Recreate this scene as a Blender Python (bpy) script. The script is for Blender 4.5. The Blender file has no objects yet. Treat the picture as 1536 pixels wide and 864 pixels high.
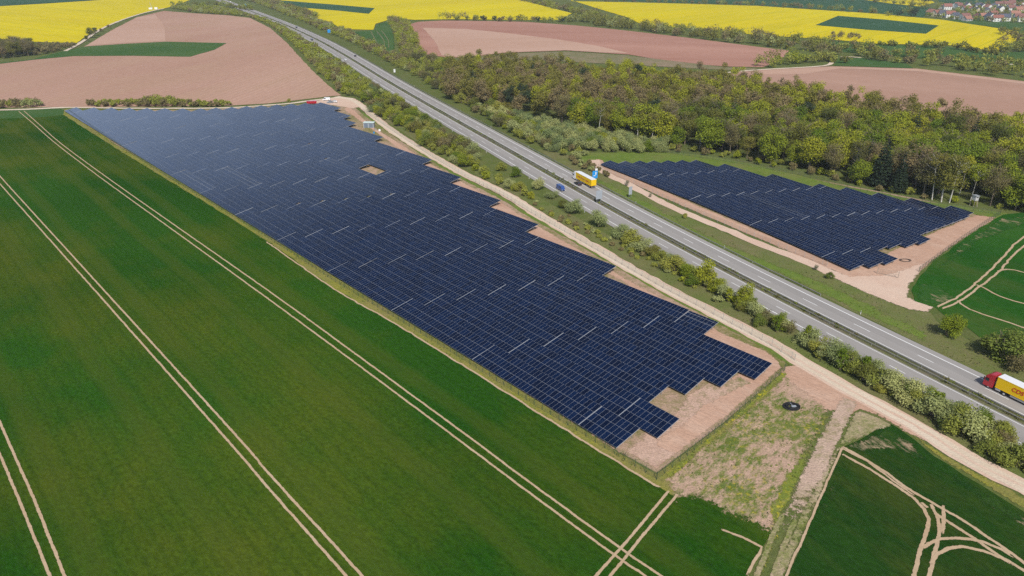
import bpy, bmesh, math, random
import numpy as np
from mathutils import Vector, Matrix, geometry

DENOISE = False
# ------------------------------------------------------------------ camera, sky, sun, exposure
CAM_H, PITCH, FPX = 92.0, math.radians(25.3), 1067.0
scene = bpy.context.scene
cam_d = bpy.data.cameras.new("camera"); cam = bpy.data.objects.new("camera", cam_d)
scene.collection.objects.link(cam); scene.camera = cam
cam.location = (0, 0, CAM_H); cam.rotation_euler = (math.pi/2 - PITCH, 0, 0)
cam_d.sensor_width = 36.0; cam_d.lens = 36.0*FPX/1536.0
cam_d.clip_start = 1.0; cam_d.clip_end = 20000.0
SUN_DIR = Vector((0.061, -0.737, 0.781)).normalized()          # towards the sun
world = bpy.data.worlds.new("World"); scene.world = world; world.use_nodes = True
wn = world.node_tree; wn.nodes.clear()
wo = wn.nodes.new("ShaderNodeOutputWorld"); wb = wn.nodes.new("ShaderNodeBackground")
sky = wn.nodes.new("ShaderNodeTexSky"); sky.sky_type = 'NISHITA'; sky.sun_disc = False
sky.sun_elevation = math.asin(SUN_DIR.z); sky.sun_rotation = math.atan2(SUN_DIR.x, SUN_DIR.y)
sky.air_density = 1.1; sky.dust_density = 2.2; sky.ozone_density = 2.5
wb.inputs["Strength"].default_value = 0.083
# unseen band of bright cloud, added low in the sky for panel sheen
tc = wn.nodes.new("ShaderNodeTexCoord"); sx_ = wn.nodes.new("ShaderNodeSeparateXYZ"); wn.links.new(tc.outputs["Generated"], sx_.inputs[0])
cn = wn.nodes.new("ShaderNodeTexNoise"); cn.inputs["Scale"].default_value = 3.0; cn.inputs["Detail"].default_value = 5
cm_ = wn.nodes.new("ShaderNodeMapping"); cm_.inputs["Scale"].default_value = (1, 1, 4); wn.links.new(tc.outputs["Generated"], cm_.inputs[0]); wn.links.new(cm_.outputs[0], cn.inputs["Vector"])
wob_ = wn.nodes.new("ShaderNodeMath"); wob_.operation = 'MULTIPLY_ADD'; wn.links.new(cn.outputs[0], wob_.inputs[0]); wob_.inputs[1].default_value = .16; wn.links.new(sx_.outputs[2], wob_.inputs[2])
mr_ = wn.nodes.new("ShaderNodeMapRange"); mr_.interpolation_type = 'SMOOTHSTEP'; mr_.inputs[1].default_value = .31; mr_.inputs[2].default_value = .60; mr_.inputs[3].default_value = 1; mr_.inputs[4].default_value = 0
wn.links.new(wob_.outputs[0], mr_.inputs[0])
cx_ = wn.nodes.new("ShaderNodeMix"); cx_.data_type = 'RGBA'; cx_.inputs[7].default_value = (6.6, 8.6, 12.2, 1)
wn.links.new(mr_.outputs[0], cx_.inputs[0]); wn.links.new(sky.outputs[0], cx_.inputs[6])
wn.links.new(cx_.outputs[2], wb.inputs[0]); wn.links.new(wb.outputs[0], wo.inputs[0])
sd = bpy.data.lights.new("sun", 'SUN'); sd.energy = 4.25; sd.angle = math.radians(0.53); sd.color = (1.0, 0.955, 0.89)
sun = bpy.data.objects.new("sun", sd); scene.collection.objects.link(sun)
sun.rotation_euler = SUN_DIR.to_track_quat('Z', 'Y').to_euler(); sun.location = (0, -200, 400)
vs = scene.view_settings; vs.view_transform = 'Standard'; vs.look = 'None'; vs.exposure = -0.08; vs.gamma = 1.0
vs.use_curve_mapping = False
scene.render.engine = 'CYCLES'
cy = scene.cycles
cy.max_bounces = 5; cy.diffuse_bounces = 2; cy.glossy_bounces = 2; cy.transmission_bounces = 2
cy.transparent_max_bounces = 20; cy.volume_bounces = 0; cy.caustics_reflective = False; cy.caustics_refractive = False
cy.use_adaptive_sampling = True; cy.adaptive_threshold = 0.01
try:
    cy.use_denoising = DENOISE; cy.denoiser = 'OPENIMAGEDENOISE'; cy.denoising_prefilter = 'ACCURATE'
except Exception: pass

rnd = random.Random(7)
# ------------------------------------------------------------------ terrain and picture-to-ground helper
def sst(a, b, t):
    t = min(1, max(0, (t-a)/(b-a))); return t*t*(3-2*t)
def terr(x, y):
    k = sst(520, 850, y)
    return 0.0 if k == 0 else k*(2.2*math.sin(x/230+1.0) + 1.8*math.sin((x*.6+y)/310))
ct, st_ = math.cos(PITCH), math.sin(PITCH)
def P(px, py, z=0.0):
    """ground point seen at photograph pixel px, py"""
    a, b = (px-768)/FPX, (py-432)/FPX
    d = (a, ct-b*st_, -st_-b*ct)
    zz = z
    for _ in range(14):
        s = (zz-CAM_H)/d[2]; x, y = d[0]*s, d[1]*s
        t = terr(x, y)
        if t == 0: break
        zz = z + t
    return Vector((x, y, terr(x, y)))
def PX(pts, z=0.0): return [P(x, y, z) for x, y in pts]

# ------------------------------------------------------------------ materials
MATS = {}
class NT:
    def __init__(s, name, rough=0.9, spec=0.2):
        s.m = bpy.data.materials.new(name); s.m.use_nodes = True
        s.t = s.m.node_tree; s.b = s.t.nodes["Principled BSDF"]
        s.b.inputs["Roughness"].default_value = rough; s.b.inputs["Specular IOR Level"].default_value = spec
        MATS[name] = s.m
    def n(s, kind, **kw):
        n = s.t.nodes.new(kind)
        for k, v in kw.items():
            if k in n.inputs: n.inputs[k].default_value = v
            else: setattr(n, k, v)
        return n
    def l(s, a, b): s.t.links.new(a, b)
    def math(s, op, a, b=None, c=None, clamp=False):
        n = s.t.nodes.new("ShaderNodeMath"); n.operation = op; n.use_clamp = clamp
        for i, v in enumerate((a, b, c)):
            if v is None: continue
            if hasattr(v, "default_value"): s.l(v, n.inputs[i])
            else: n.inputs[i].default_value = v
        return n.outputs[0]
    def pos(s, angle=0.0, sc=(1, 1, 1)):
        g = s.t.nodes.new("ShaderNodeNewGeometry")
        m = s.t.nodes.new("ShaderNodeMapping"); m.vector_type = 'POINT'
        m.inputs["Rotation"].default_value = (0, 0, -angle)
        s.l(g.outputs["Position"], m.inputs[0])
        m2 = s.t.nodes.new("ShaderNodeMapping"); m2.inputs["Scale"].default_value = sc
        s.l(m.outputs[0], m2.inputs[0])
        return m2.outputs[0]
    def noise(s, vec, scale, detail=4, rough=0.6, lo=0.35, hi=0.65):
        n = s.t.nodes.new("ShaderNodeTexNoise"); n.inputs["Scale"].default_value = scale
        n.inputs["Detail"].default_value = detail; n.inputs["Roughness"].default_value = rough
        s.l(vec, n.inputs["Vector"])
        r = s.t.nodes.new("ShaderNodeMapRange"); r.inputs[1].default_value = lo; r.inputs[2].default_value = hi
        s.l(n.outputs[0], r.inputs[0]); return r.outputs[0]
    def mix(s, f, a, b, blend='MIX'):
        m = s.t.nodes.new("ShaderNodeMix"); m.data_type = 'RGBA'; m.blend_type = blend
        for i, v in ((0, f), (6, a), (7, b)):
            if hasattr(v, "default_value"): s.l(v, m.inputs[i])
            else: m.inputs[i].default_value = v if i == 0 else (*v, 1) if len(v) == 3 else v
        return m.outputs[2]
    def bump(s, h, strength=0.5, dist=0.1):
        b = s.t.nodes.new("ShaderNodeBump"); b.inputs["Strength"].default_value = strength
        b.inputs["Distance"].default_value = dist; s.l(h, b.inputs["Height"]); s.l(b.outputs[0], s.b.inputs["Normal"])

def ground(name, c1, c2, c3=None, s1=0.012, s2=0.08, fine=1.2, ang=0.0, st=(1, 1, 1), rows=None, amt=0.5, finek=0.35, bump=0.0):
    t = NT(name, 0.95, 0.0)
    v = t.pos(ang, st)
    col = t.mix(t.noise(v, s1, 5, 0.6), c1, c2)
    if c3: col = t.mix(t.math('MULTIPLY', t.noise(v, s2, 5, 0.65, 0.45, 0.75), amt), col, c3)
    f = t.noise(v, fine, 3, 0.7, 0.25, 0.75)
    g = t.t.nodes.new("ShaderNodeMapRange"); g.inputs[3].default_value = 1-finek; g.inputs[4].default_value = 1+finek
    t.l(f, g.inputs[0])
    sc = t.t.nodes.new("ShaderNodeVectorMath"); sc.operation = 'SCALE'; t.l(col, sc.inputs[0]); t.l(g.outputs[0], sc.inputs["Scale"])
    col = sc.outputs[0]
    for (ra, spacing, width, rc, k) in (rows or []):
        vv = t.pos(ra); sp = t.t.nodes.new("ShaderNodeSeparateXYZ"); t.l(vv, sp.inputs[0])
        wob = t.noise(v, 0.02, 2, 0.5, 0, 1)
        yy = t.math('ADD', sp.outputs[1], t.math('MULTIPLY', wob, spacing*0.25))
        fr = t.math('FRACT', t.math('DIVIDE', yy, spacing))
        d = t.math('ABSOLUTE', t.math('SUBTRACT', fr, 0.5))
        mr = t.t.nodes.new("ShaderNodeMapRange"); mr.inputs[1].default_value = width*0.5/spacing; mr.inputs[2].default_value = width*1.2/spacing
        mr.inputs[3].default_value = k; mr.inputs[4].default_value = 0
        t.l(d, mr.inputs[0]); col = t.mix(mr.outputs[0], col, rc)
    t.l(col, t.b.inputs["Base Color"])
    if bump: t.bump(f, bump, 0.3)
    return t.m

def patchy(name, grass1, grass2, soil1, soil2, thr=0.5, soft=0.04, scale=0.35, big=0.04, ang=0.0, st=(1, 1, 1), yellow=None):
    t = NT(name, 0.95, 0.05); v = t.pos(ang, st); v0 = t.pos()
    g = t.mix(t.noise(v0, 0.25, 4), grass1, grass2)
    if yellow: g = t.mix(t.math('MULTIPLY', t.noise(v0, 0.9, 3, .7, 0.52, 0.66), t.noise(v0, .05, 2, .5, .45, .6)), g, yellow)
    so = t.mix(t.noise(v0, 0.3, 5), soil1, soil2)
    a = t.noise(v, scale, 6, 0.78, 0, 1); b = t.noise(v0, big, 3, 0.5, 0, 1)
    m = t.math('ADD', t.math('MULTIPLY', a, 0.55), t.math('MULTIPLY', b, 0.45))
    r = t.t.nodes.new("ShaderNodeMapRange"); r.inputs[1].default_value = thr-soft; r.inputs[2].default_value = thr+soft
    t.l(m, r.inputs[0]); col = t.mix(r.outputs[0], so, g)
    f = t.noise(v0, 2.2, 3, .7, .25, .75)
    mm = t.t.nodes.new("ShaderNodeMapRange"); mm.inputs[3].default_value = .72; mm.inputs[4].default_value = 1.28; t.l(f, mm.inputs[0])
    sc = t.t.nodes.new("ShaderNodeVectorMath"); sc.operation = 'SCALE'; t.l(col, sc.inputs[0]); t.l(mm.outputs[0], sc.inputs["Scale"])
    t.l(sc.outputs[0], t.b.inputs["Base Color"]); t.bump(f, .5, .25); return t.m

def plain(name, col, rough=0.6, spec=0.3, metal=0.0, var=0.0, coat=0.0):
    t = NT(name, rough, spec); t.b.inputs["Metallic"].default_value = metal
    t.b.inputs["Coat Weight"].default_value = coat
    if var:
        v = t.pos(); f = t.noise(v, 1.7, 4)
        c = t.mix(f, tuple(x*(1-var) for x in col), tuple(min(1, x*(1+var)) for x in col)); t.l(c, t.b.inputs["Base Color"])
    else: t.b.inputs["Base Color"].default_value = (*col, 1)
    return t.m

A48 = math.radians(-48); A62 = math.radians(-62.2)
WHEATSTR = (0.35, 1, 1)
M_wheat = ground("wheat_green", (.011, .055, .004), (.026, .086, .007), (.112, .118, .012), 0.010, 0.014, 1.3, A48, (0.6, 1, 1), amt=.78, finek=.34, bump=.4,
                 rows=[(A48, 3.0, .5, (.010, .042, .005), .16), (A48, 18.0, 2.5, (.075, .10, .014), .3)])
M_wheat2 = ground("wheat_dark", (.009, .040, .006), (.020, .060, .008), (.08, .09, .016), 0.03, 0.05, 1.4, A62, (0.4, 1, 1), amt=.7, finek=.3, bump=.4)
M_wheat3 = ground("wheat_side", (.015, .075, .008), (.028, .1, .012), (.1, .11, .03), 0.03, 0.05, 1.4, A62, (0.4, 1, 1), amt=.5, finek=.25, bump=.3)
M_farwheat = ground("far_green_crop", (.045, .105, .028), (.065, .125, .035), (.11, .145, .045), 0.01, 0.05, .5, amt=.4, finek=.1)
M_dkgreen = ground("dark_green_crop", (.032, .085, .042), (.045, .105, .05), None, 0.01, 0.05, .2, finek=.08)
M_rape = ground("rapeseed_bloom", (.64, .52, .006), (.57, .455, .01), (.45, .40, .015), 0.012, 0.03, .3, math.radians(-35), (.3, 1, 1), amt=.55, finek=.12,
                rows=[(math.radians(-35), 26, .9, (.33, .34, .02), .55)])
M_rape2 = ground("rapeseed_bloom_far", (.64, .52, .006), (.57, .455, .01), (.42, .40, .015), 0.008, 0.02, .2, math.radians(50), (.2, 1, 1), amt=.5, finek=.1,
                rows=[(math.radians(50), 30, 1.2, (.3, .33, .02), .45)])
M_plough = ground("ploughed_soil", (.46, .29, .215), (.39, .232, .168), (.42, .28, .185), 0.006, 0.02, .5, math.radians(80), (.35, 1, 1), amt=.8, finek=.12, bump=.3,
                  rows=[(math.radians(82), 5.0, 1.0, (.35, .205, .155), .3), (math.radians(82), 23.0, .8, (.32, .18, .14), .22)])
M_plough_lt = ground("pale_ploughed_soil", (.50, .33, .25), (.46, .29, .21), (.4, .24, .17), 0.006, 0.02, .4, math.radians(10), (.3, 1, 1), amt=.5, finek=.1,
                  rows=[(math.radians(-8), 14.0, 1.2, (.40, .25, .18), .4)])
M_plough_rd = ground("red_ploughed_soil", (.37, .195, .145), (.44, .245, .185), (.31, .15, .11), 0.006, 0.015, .4, math.radians(-14), (.2, 1, 1), amt=.6, finek=.1,
                  rows=[(math.radians(-14), 18.0, 1.0, (.33, .18, .13), .3)])
M_plough_br = ground("brown_ploughed_soil", (.36, .215, .155), (.41, .25, .185), (.45, .29, .22), 0.006, 0.02, .4, math.radians(-30), (.25, 1, 1), amt=.6, finek=.1)
M_base = ground("meadow_green", (.09, .12, .032), (.12, .145, .04), (.17, .15, .07), 0.02, 0.12, 1.0, amt=.6, finek=.3, bump=.4)
M_grass = patchy("verge_grass", (.105, .15, .032), (.15, .17, .05), (.21, .175, .09), (.17, .14, .07), .46, .12, .5, .05)
M_margin = patchy("field_margin", (.10, .135, .04), (.15, .17, .06), (.30, .22, .15), (.26, .19, .12), .5, .15, .05, .01)
M_grassgr = patchy("fresh_grass", (.11, .17, .028), (.15, .21, .035), (.2, .19, .07), (.17, .16, .06), .42, .12, .4, .06)
M_strip = patchy("yellow_grass_strip", (.17, .19, .035), (.24, .23, .04), (.28, .22, .09), (.22, .19, .07), .45, .12, .7, .07, A48, (.4, 1, 1), (.33, .30, .03))
M_soil = ground("pink_soil", (.52, .335, .24), (.46, .285, .2), (.58, .41, .31), 0.04, 0.2, 1.4, A48, (.4, 1, 1), amt=.7, finek=.16, bump=.5)
M_soilpatch = patchy("weedy_soil", (.16, .17, .05), (.2, .19, .07), (.54, .37, .28), (.48, .32, .24), .57, .07, .6, .05)
M_panelground = patchy("ground_under_panels", (.15, .16, .04), (.2, .19, .06), (.46, .31, .23), (.4, .27, .19), .5, .08, .4, .02)
M_weedtrack = patchy("weedy_track", (.2, .2, .07), (.24, .21, .09), (.52, .38, .29), (.46, .33, .25), .57, .07, .5, .06)
M_fadetrack = patchy("faded_track", (.15, .19, .04), (.19, .2, .06), (.46, .36, .24), (.4, .3, .2), .5, .09, .8, .05)
M_gravel = ground("pale_gravel", (.66, .55, .43), (.60, .49, .37), (.70, .60, .48), 0.05, 0.3, 2.0, finek=.1, bump=.3)
M_gravelpk = ground("pinkish_gravel", (.60, .43, .33), (.64, .49, .38), (.54, .35, .26), 0.05, 0.2, 1.6, amt=.6, finek=.12, bump=.3)
M_track = ground("tramline_soil", (.50, .37, .245), (.45, .32, .2), None, 0.1, 0.3, 1.6, finek=.15)
M_meadow = patchy("patchy_meadow", (.105, .15, .03), (.17, .19, .045), (.50, .34, .245), (.42, .28, .2), .515, .05, .75, .06, math.radians(50), (.5, 1, 1), (.36, .31, .03))
M_flower = patchy("flowering_strip", (.13, .18, .03), (.2, .22, .04), (.34, .27, .12), (.25, .21, .08), .42, .1, .7, .07, 0, (1, 1, 1), (.48, .40, .02))
M_barewheat = patchy("thin_wheat", (.013, .048, .007), (.03, .07, .01), (.42, .31, .2), (.36, .25, .16), .42, .05, .5, .09, A62, (.35, 1, 1))
M_barewheat3 = patchy("thin_bright_wheat", (.018, .08, .01), (.035, .1, .014), (.42, .31, .2), (.36, .25, .16), .42, .05, .5, .09, A62, (.35, 1, 1))
M_asph2 = ground("worn_lane", (.30, .282, .265), (.27, .255, .24), (.33, .31, .29), 0.02, 0.1, 1.5, math.radians(-65), (.08, 1, 1), amt=.6, finek=.06)
M_asph = ground("motorway_paving", (.33, .31, .29), (.29, .272, .255), (.37, .35, .33), 0.02, 0.1, 1.5, math.radians(-65), (.08, 1, 1), amt=.6, finek=.06)
M_white = plain("white_marking", (.8, .8, .78), .7, .2)
M_median = patchy("median_scrub", (.12, .15, .04), (.15, .16, .05), (.19, .16, .12), (.15, .125, .1), .5, .12, .6, .05)
M_alu = plain("aluminium", (.62, .64, .66), .35, .5, .6)
M_steel = plain("galvanised_steel", (.42, .43, .43), .5, .5, .4)
M_green_metal = plain("green_fence_metal", (.05, .09, .05), .6, .3)
M_rail = plain("weathered_steel", (.2, .2, .19), .6, .4)
M_black = plain("black_rubber", (.02, .02, .022), .7, .3)
M_glassd = plain("dark_glass", (.015, .02, .025), .08, .6)
M_red = plain("red_paint", (.42, .02, .03), .3, .5, 0, 0, .5)
M_yellow = plain("yellow_tarpaulin", (.78, .50, .004), .55, .3)
M_whitep = plain("white_paint", (.78, .78, .78), .35, .4, 0, 0, .3)
M_blue = plain("blue_paint", (.025, .07, .24), .35, .5, 0, 0, .4)
M_signblue = plain("sign_blue", (.02, .30, .75), .4, .4)
M_dark = plain("dark_car_paint", (.03, .035, .05), .25, .5, 0, 0, .5)
M_lamp = plain("lamp_glass", (.6, .3, .25), .2, .5)
M_grey = plain("grey_sheet", (.33, .36, .39), .5, .4)
M_wood = plain("weathered_wood", (.33, .28, .22), .8, .2, 0, .2)
M_trunk = plain("grey_bark", (.20, .16, .12), .9, .1, 0, .3)
M_birch = plain("birch_bark", (.55, .52, .46), .8, .1, 0, .25)

def leafmat(name, col, hue=.12, trans=.3):
    t = NT(name, .75, .12)
    a = t.t.nodes.new("ShaderNodeAttribute"); a.attribute_name = "tint"
    oi = t.t.nodes.new("ShaderNodeObjectInfo")
    v = t.math('MULTIPLY_ADD', a.outputs["Fac"], .45, .75)
    v2 = t.math('MULTIPLY_ADD', oi.outputs["Random"], .62, .68)
    vv = t.math('MULTIPLY', v, v2)
    hs = t.t.nodes.new("ShaderNodeHueSaturation"); hs.inputs["Color"].default_value = (*col, 1)
    t.l(t.math('MULTIPLY_ADD', oi.outputs["Random"], -hue*.5, .5+hue*.2), hs.inputs["Hue"]); t.l(vv, hs.inputs["Value"])
    t.l(hs.outputs[0], t.b.inputs["Base Color"])
    tr = t.t.nodes.new("ShaderNodeBsdfTranslucent"); t.l(hs.outputs[0], tr.inputs[0])
    mx = t.t.nodes.new("ShaderNodeMixShader"); mx.inputs[0].default_value = trans
    t.l(t.b.outputs[0], mx.inputs[1]); t.l(tr.outputs[0], mx.inputs[2])
    t.l(mx.outputs[0], t.t.nodes["Material Output"].inputs[0])
    return t.m
L_fresh = leafmat("fresh_leaf", (.235, .295, .024))
L_olive = leafmat("budding_olive_leaf", (.18, .195, .038))
L_brown = leafmat("budding_brown_leaf", (.225, .205, .08))
L_willow = leafmat("pale_willow_leaf", (.32, .37, .14))
L_spruce = leafmat("dark_needles", (.035, .055, .025), .05, .1)
L_bush = leafmat("bush_leaf", (.26, .30, .055))
L_grassy = leafmat("weed_blade", (.17, .2, .04))
L_bare = leafmat("grey_twigs", (.25, .235, .15), .05, .1)

# solar module material
def panelmat():
    t = NT("solar_modules", .2, .32); t.b.inputs["Specular Tint"].default_value = (.66, .82, 1, 1)
    t.b.inputs["Coat Weight"].default_value = .0
    uv = t.t.nodes.new("ShaderNodeUVMap"); sp = t.t.nodes.new("ShaderNodeSeparateXYZ"); t.l(uv.outputs[0], sp.inputs[0])
    fu = t.math('FRACT', sp.outputs[0]); fv = t.math('FRACT', sp.outputs[1])
    du = t.math('MINIMUM', fu, t.math('SUBTRACT', 1, fu)); dv = t.math('MINIMUM', fv, t.math('SUBTRACT', 1, fv))
    lu = t.math('LESS_THAN', du, .017); lv = t.math('LESS_THAN', dv, .0095)
    line = t.math('MAXIMUM', lu, lv)
    fl = t.t.nodes.new("ShaderNodeVectorMath"); fl.operation = 'FLOOR'; t.l(uv.outputs[0], fl.inputs[0])
    oi = t.t.nodes.new("ShaderNodeObjectInfo")
    ad = t.t.nodes.new("ShaderNodeVectorMath"); ad.operation = 'ADD'; t.l(fl.outputs[0], ad.inputs[0])
    cmb = t.t.nodes.new("ShaderNodeCombineXYZ"); t.l(t.math('MULTIPLY', oi.outputs["Random"], 91.7), cmb.inputs[2]); t.l(cmb.outputs[0], ad.inputs[1])
    wn_ = t.t.nodes.new("ShaderNodeTexWhiteNoise"); t.l(ad.outputs[0], wn_.inputs[0])
    cell = t.mix(wn_.outputs["Value"], (.003, .007, .024), (.004, .013, .046))
    col = t.mix(line, cell, (.27, .29, .33)); t.l(col, t.b.inputs["Base Color"])
    ro = t.math('MULTIPLY_ADD', line, .35, .05); t.l(ro, t.b.inputs["Roughness"])
    return t.m
M_panel = panelmat()
M_frame = plain("dark_module_frame", (.03, .03, .035), .5, .3)

# ------------------------------------------------------------------ object helpers
COL = scene.collection
def link(name, me, mats=None, parent=None, loc=None, rot=None):
    o = bpy.data.objects.new(name, me); COL.objects.link(o)
    if mats:
        for m in (mats if isinstance(mats, (list, tuple)) else [mats]): me.materials.append(m)
    if parent: o.parent = parent
    if loc is not None: o.location = loc
    if rot is not None: o.rotation_euler = (0, 0, rot)
    return o
def tag(o, label, cat, group=None, kind=None):
    if label: o["label"] = label
    if cat: o["category"] = cat
    if group: o["group"] = group
    if kind: o["kind"] = kind
    return o
def empty(name, loc=(0, 0, 0), rz=0.0):
    o = bpy.data.objects.new(name, None); COL.objects.link(o); o.location = loc; o.rotation_euler = (0, 0, rz)
    o.empty_display_size = .1; return o
def np_mesh(name, V, F, tint=None, smooth=False):
    """V n x 3, F m x 4 quads"""
    me = bpy.data.meshes.new(name); V = np.asarray(V, np.float32); F = np.asarray(F, np.int32)
    me.vertices.add(len(V)); me.vertices.foreach_set('co', V.ravel())
    k = F.shape[1]; me.loops.add(F.size); me.loops.foreach_set('vertex_index', F.ravel())
    me.polygons.add(len(F)); me.polygons.foreach_set('loop_start', np.arange(0, F.size, k, dtype=np.int32))
    me.polygons.foreach_set('loop_total', np.full(len(F), k, np.int32))
    if tint is not None:
        a = me.attributes.new('tint', 'FLOAT', 'POINT'); a.data.foreach_set('value', np.asarray(tint, np.float32))
    me.update(calc_edges=True); return me
class MB:
    """collects boxes, tubes and faces; build() links them as one mesh object"""
    def __init__(s): s.v = []; s.f = []; s.mi = []
    def add(s, vs_, fs, mi=0):
        o = len(s.v); s.v += [tuple(v) for v in vs_]; s.f += [tuple(i+o for i in f) for f in fs]; s.mi += [mi]*len(fs); return s
    def box(s, c, d, rz=0.0, mi=0, M=None):
        x, y, z = (k/2 for k in d); vs_ = []
        for sx, sy, sz in ((-1,-1,-1),(1,-1,-1),(1,1,-1),(-1,1,-1),(-1,-1,1),(1,-1,1),(1,1,1),(-1,1,1)):
            p = Vector((sx*x, sy*y, sz*z))
            if rz: p.rotate(Matrix.Rotation(rz, 3, 'Z'))
            vs_.append(p+Vector(c))
        return s.add(vs_, [(0,3,2,1),(4,5,6,7),(0,1,5,4),(1,2,6,5),(2,3,7,6),(3,0,4,7)], mi)
    def tube(s, a, b, r1, r2=None, n=8, mi=0):
        a, b = Vector(a), Vector(b); r2 = r1 if r2 is None else r2
        ax = (b-a).normalized(); u = ax.orthogonal().normalized(); w = ax.cross(u)
        vs_ = [a+(u*math.cos(2*math.pi*i/n)+w*math.sin(2*math.pi*i/n))*r1 for i in range(n)] + \
              [b+(u*math.cos(2*math.pi*i/n)+w*math.sin(2*math.pi*i/n))*r2 for i in range(n)]
        fs = [(i, (i+1) % n, n+(i+1) % n, n+i) for i in range(n)] + [tuple(range(n))[::-1], tuple(range(n, 2*n))]
        return s.add(vs_, fs, mi)
    def prism(s, prof, y0, y1, mi=0):
        """prof in x,z extruded along y"""
        n = len(prof); vs_ = [(x, y0, z) for x, z in prof]+[(x, y1, z) for x, z in prof]
        fs = [(i, (i+1) % n, n+(i+1) % n, n+i) for i in range(n)]+[tuple(range(n))[::-1], tuple(range(n, 2*n))]
        return s.add(vs_, fs, mi)
    def build(s, name, mats, parent=None, loc=None, rot=None, bevel=0.0):
        me = bpy.data.meshes.new(name); me.from_pydata(s.v, [], s.f)
        me.polygons.foreach_set('material_index', s.mi)
        bm = bmesh.new(); bm.from_mesh(me); bmesh.ops.recalc_face_normals(bm, faces=bm.faces)
        if bevel: bmesh.ops.bevel(bm, geom=bm.edges[:], offset=bevel, segments=2, affect='EDGES', clamp_overlap=True)
        bm.to_mesh(me); bm.free(); me.update()
        return link(name, me, mats, parent, loc, rot)
def copy_thing(root, loc, rz=0.0, sc=None):
    r = root.copy(); COL.objects.link(r); r.location = loc; r.rotation_euler = (0, 0, rz)
    if sc: r.scale = sc
    for ch in root.children:
        c = ch.copy(); COL.objects.link(c); c.parent = r
        for g in ch.children:
            d = g.copy(); COL.objects.link(d); d.parent = c
    return r

FRAY = {}
def frayed(mat):
    """same ground material, its border broken up by noise"""
    if mat.name in FRAY: return FRAY[mat.name]
    m = mat.copy(); m.name = mat.name+"_frayed"; t = m.node_tree; out = t.nodes["Material Output"]; src = out.inputs[0].links[0].from_socket
    a = t.nodes.new("ShaderNodeAttribute"); a.attribute_name = "edge"
    g = t.nodes.new("ShaderNodeNewGeometry"); n = t.nodes.new("ShaderNodeTexNoise"); n.inputs["Scale"].default_value = .9; n.inputs["Detail"].default_value = 6; n.inputs["Roughness"].default_value = .75
    t.links.new(g.outputs["Position"], n.inputs["Vector"])
    ad = t.nodes.new("ShaderNodeMath"); ad.operation = 'MULTIPLY_ADD'; t.links.new(n.outputs[0], ad.inputs[0]); ad.inputs[1].default_value = 2.2; ad.inputs[2].default_value = -1.1
    sm = t.nodes.new("ShaderNodeMath"); sm.operation = 'ADD'; t.links.new(ad.outputs[0], sm.inputs[0]); t.links.new(a.outputs["Fac"], sm.inputs[1])
    st = t.nodes.new("ShaderNodeMapRange"); st.inputs[1].default_value = .38; st.inputs[2].default_value = .55; t.links.new(sm.outputs[0], st.inputs[0])
    tr = t.nodes.new("ShaderNodeBsdfTransparent"); mx = t.nodes.new("ShaderNodeMixShader"); t.links.new(st.outputs[0], mx.inputs[0]); t.links.new(tr.outputs[0], mx.inputs[1]); t.links.new(src, mx.inputs[2]); t.links.new(mx.outputs[0], out.inputs[0])
    FRAY[mat.name] = m; return m
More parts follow.
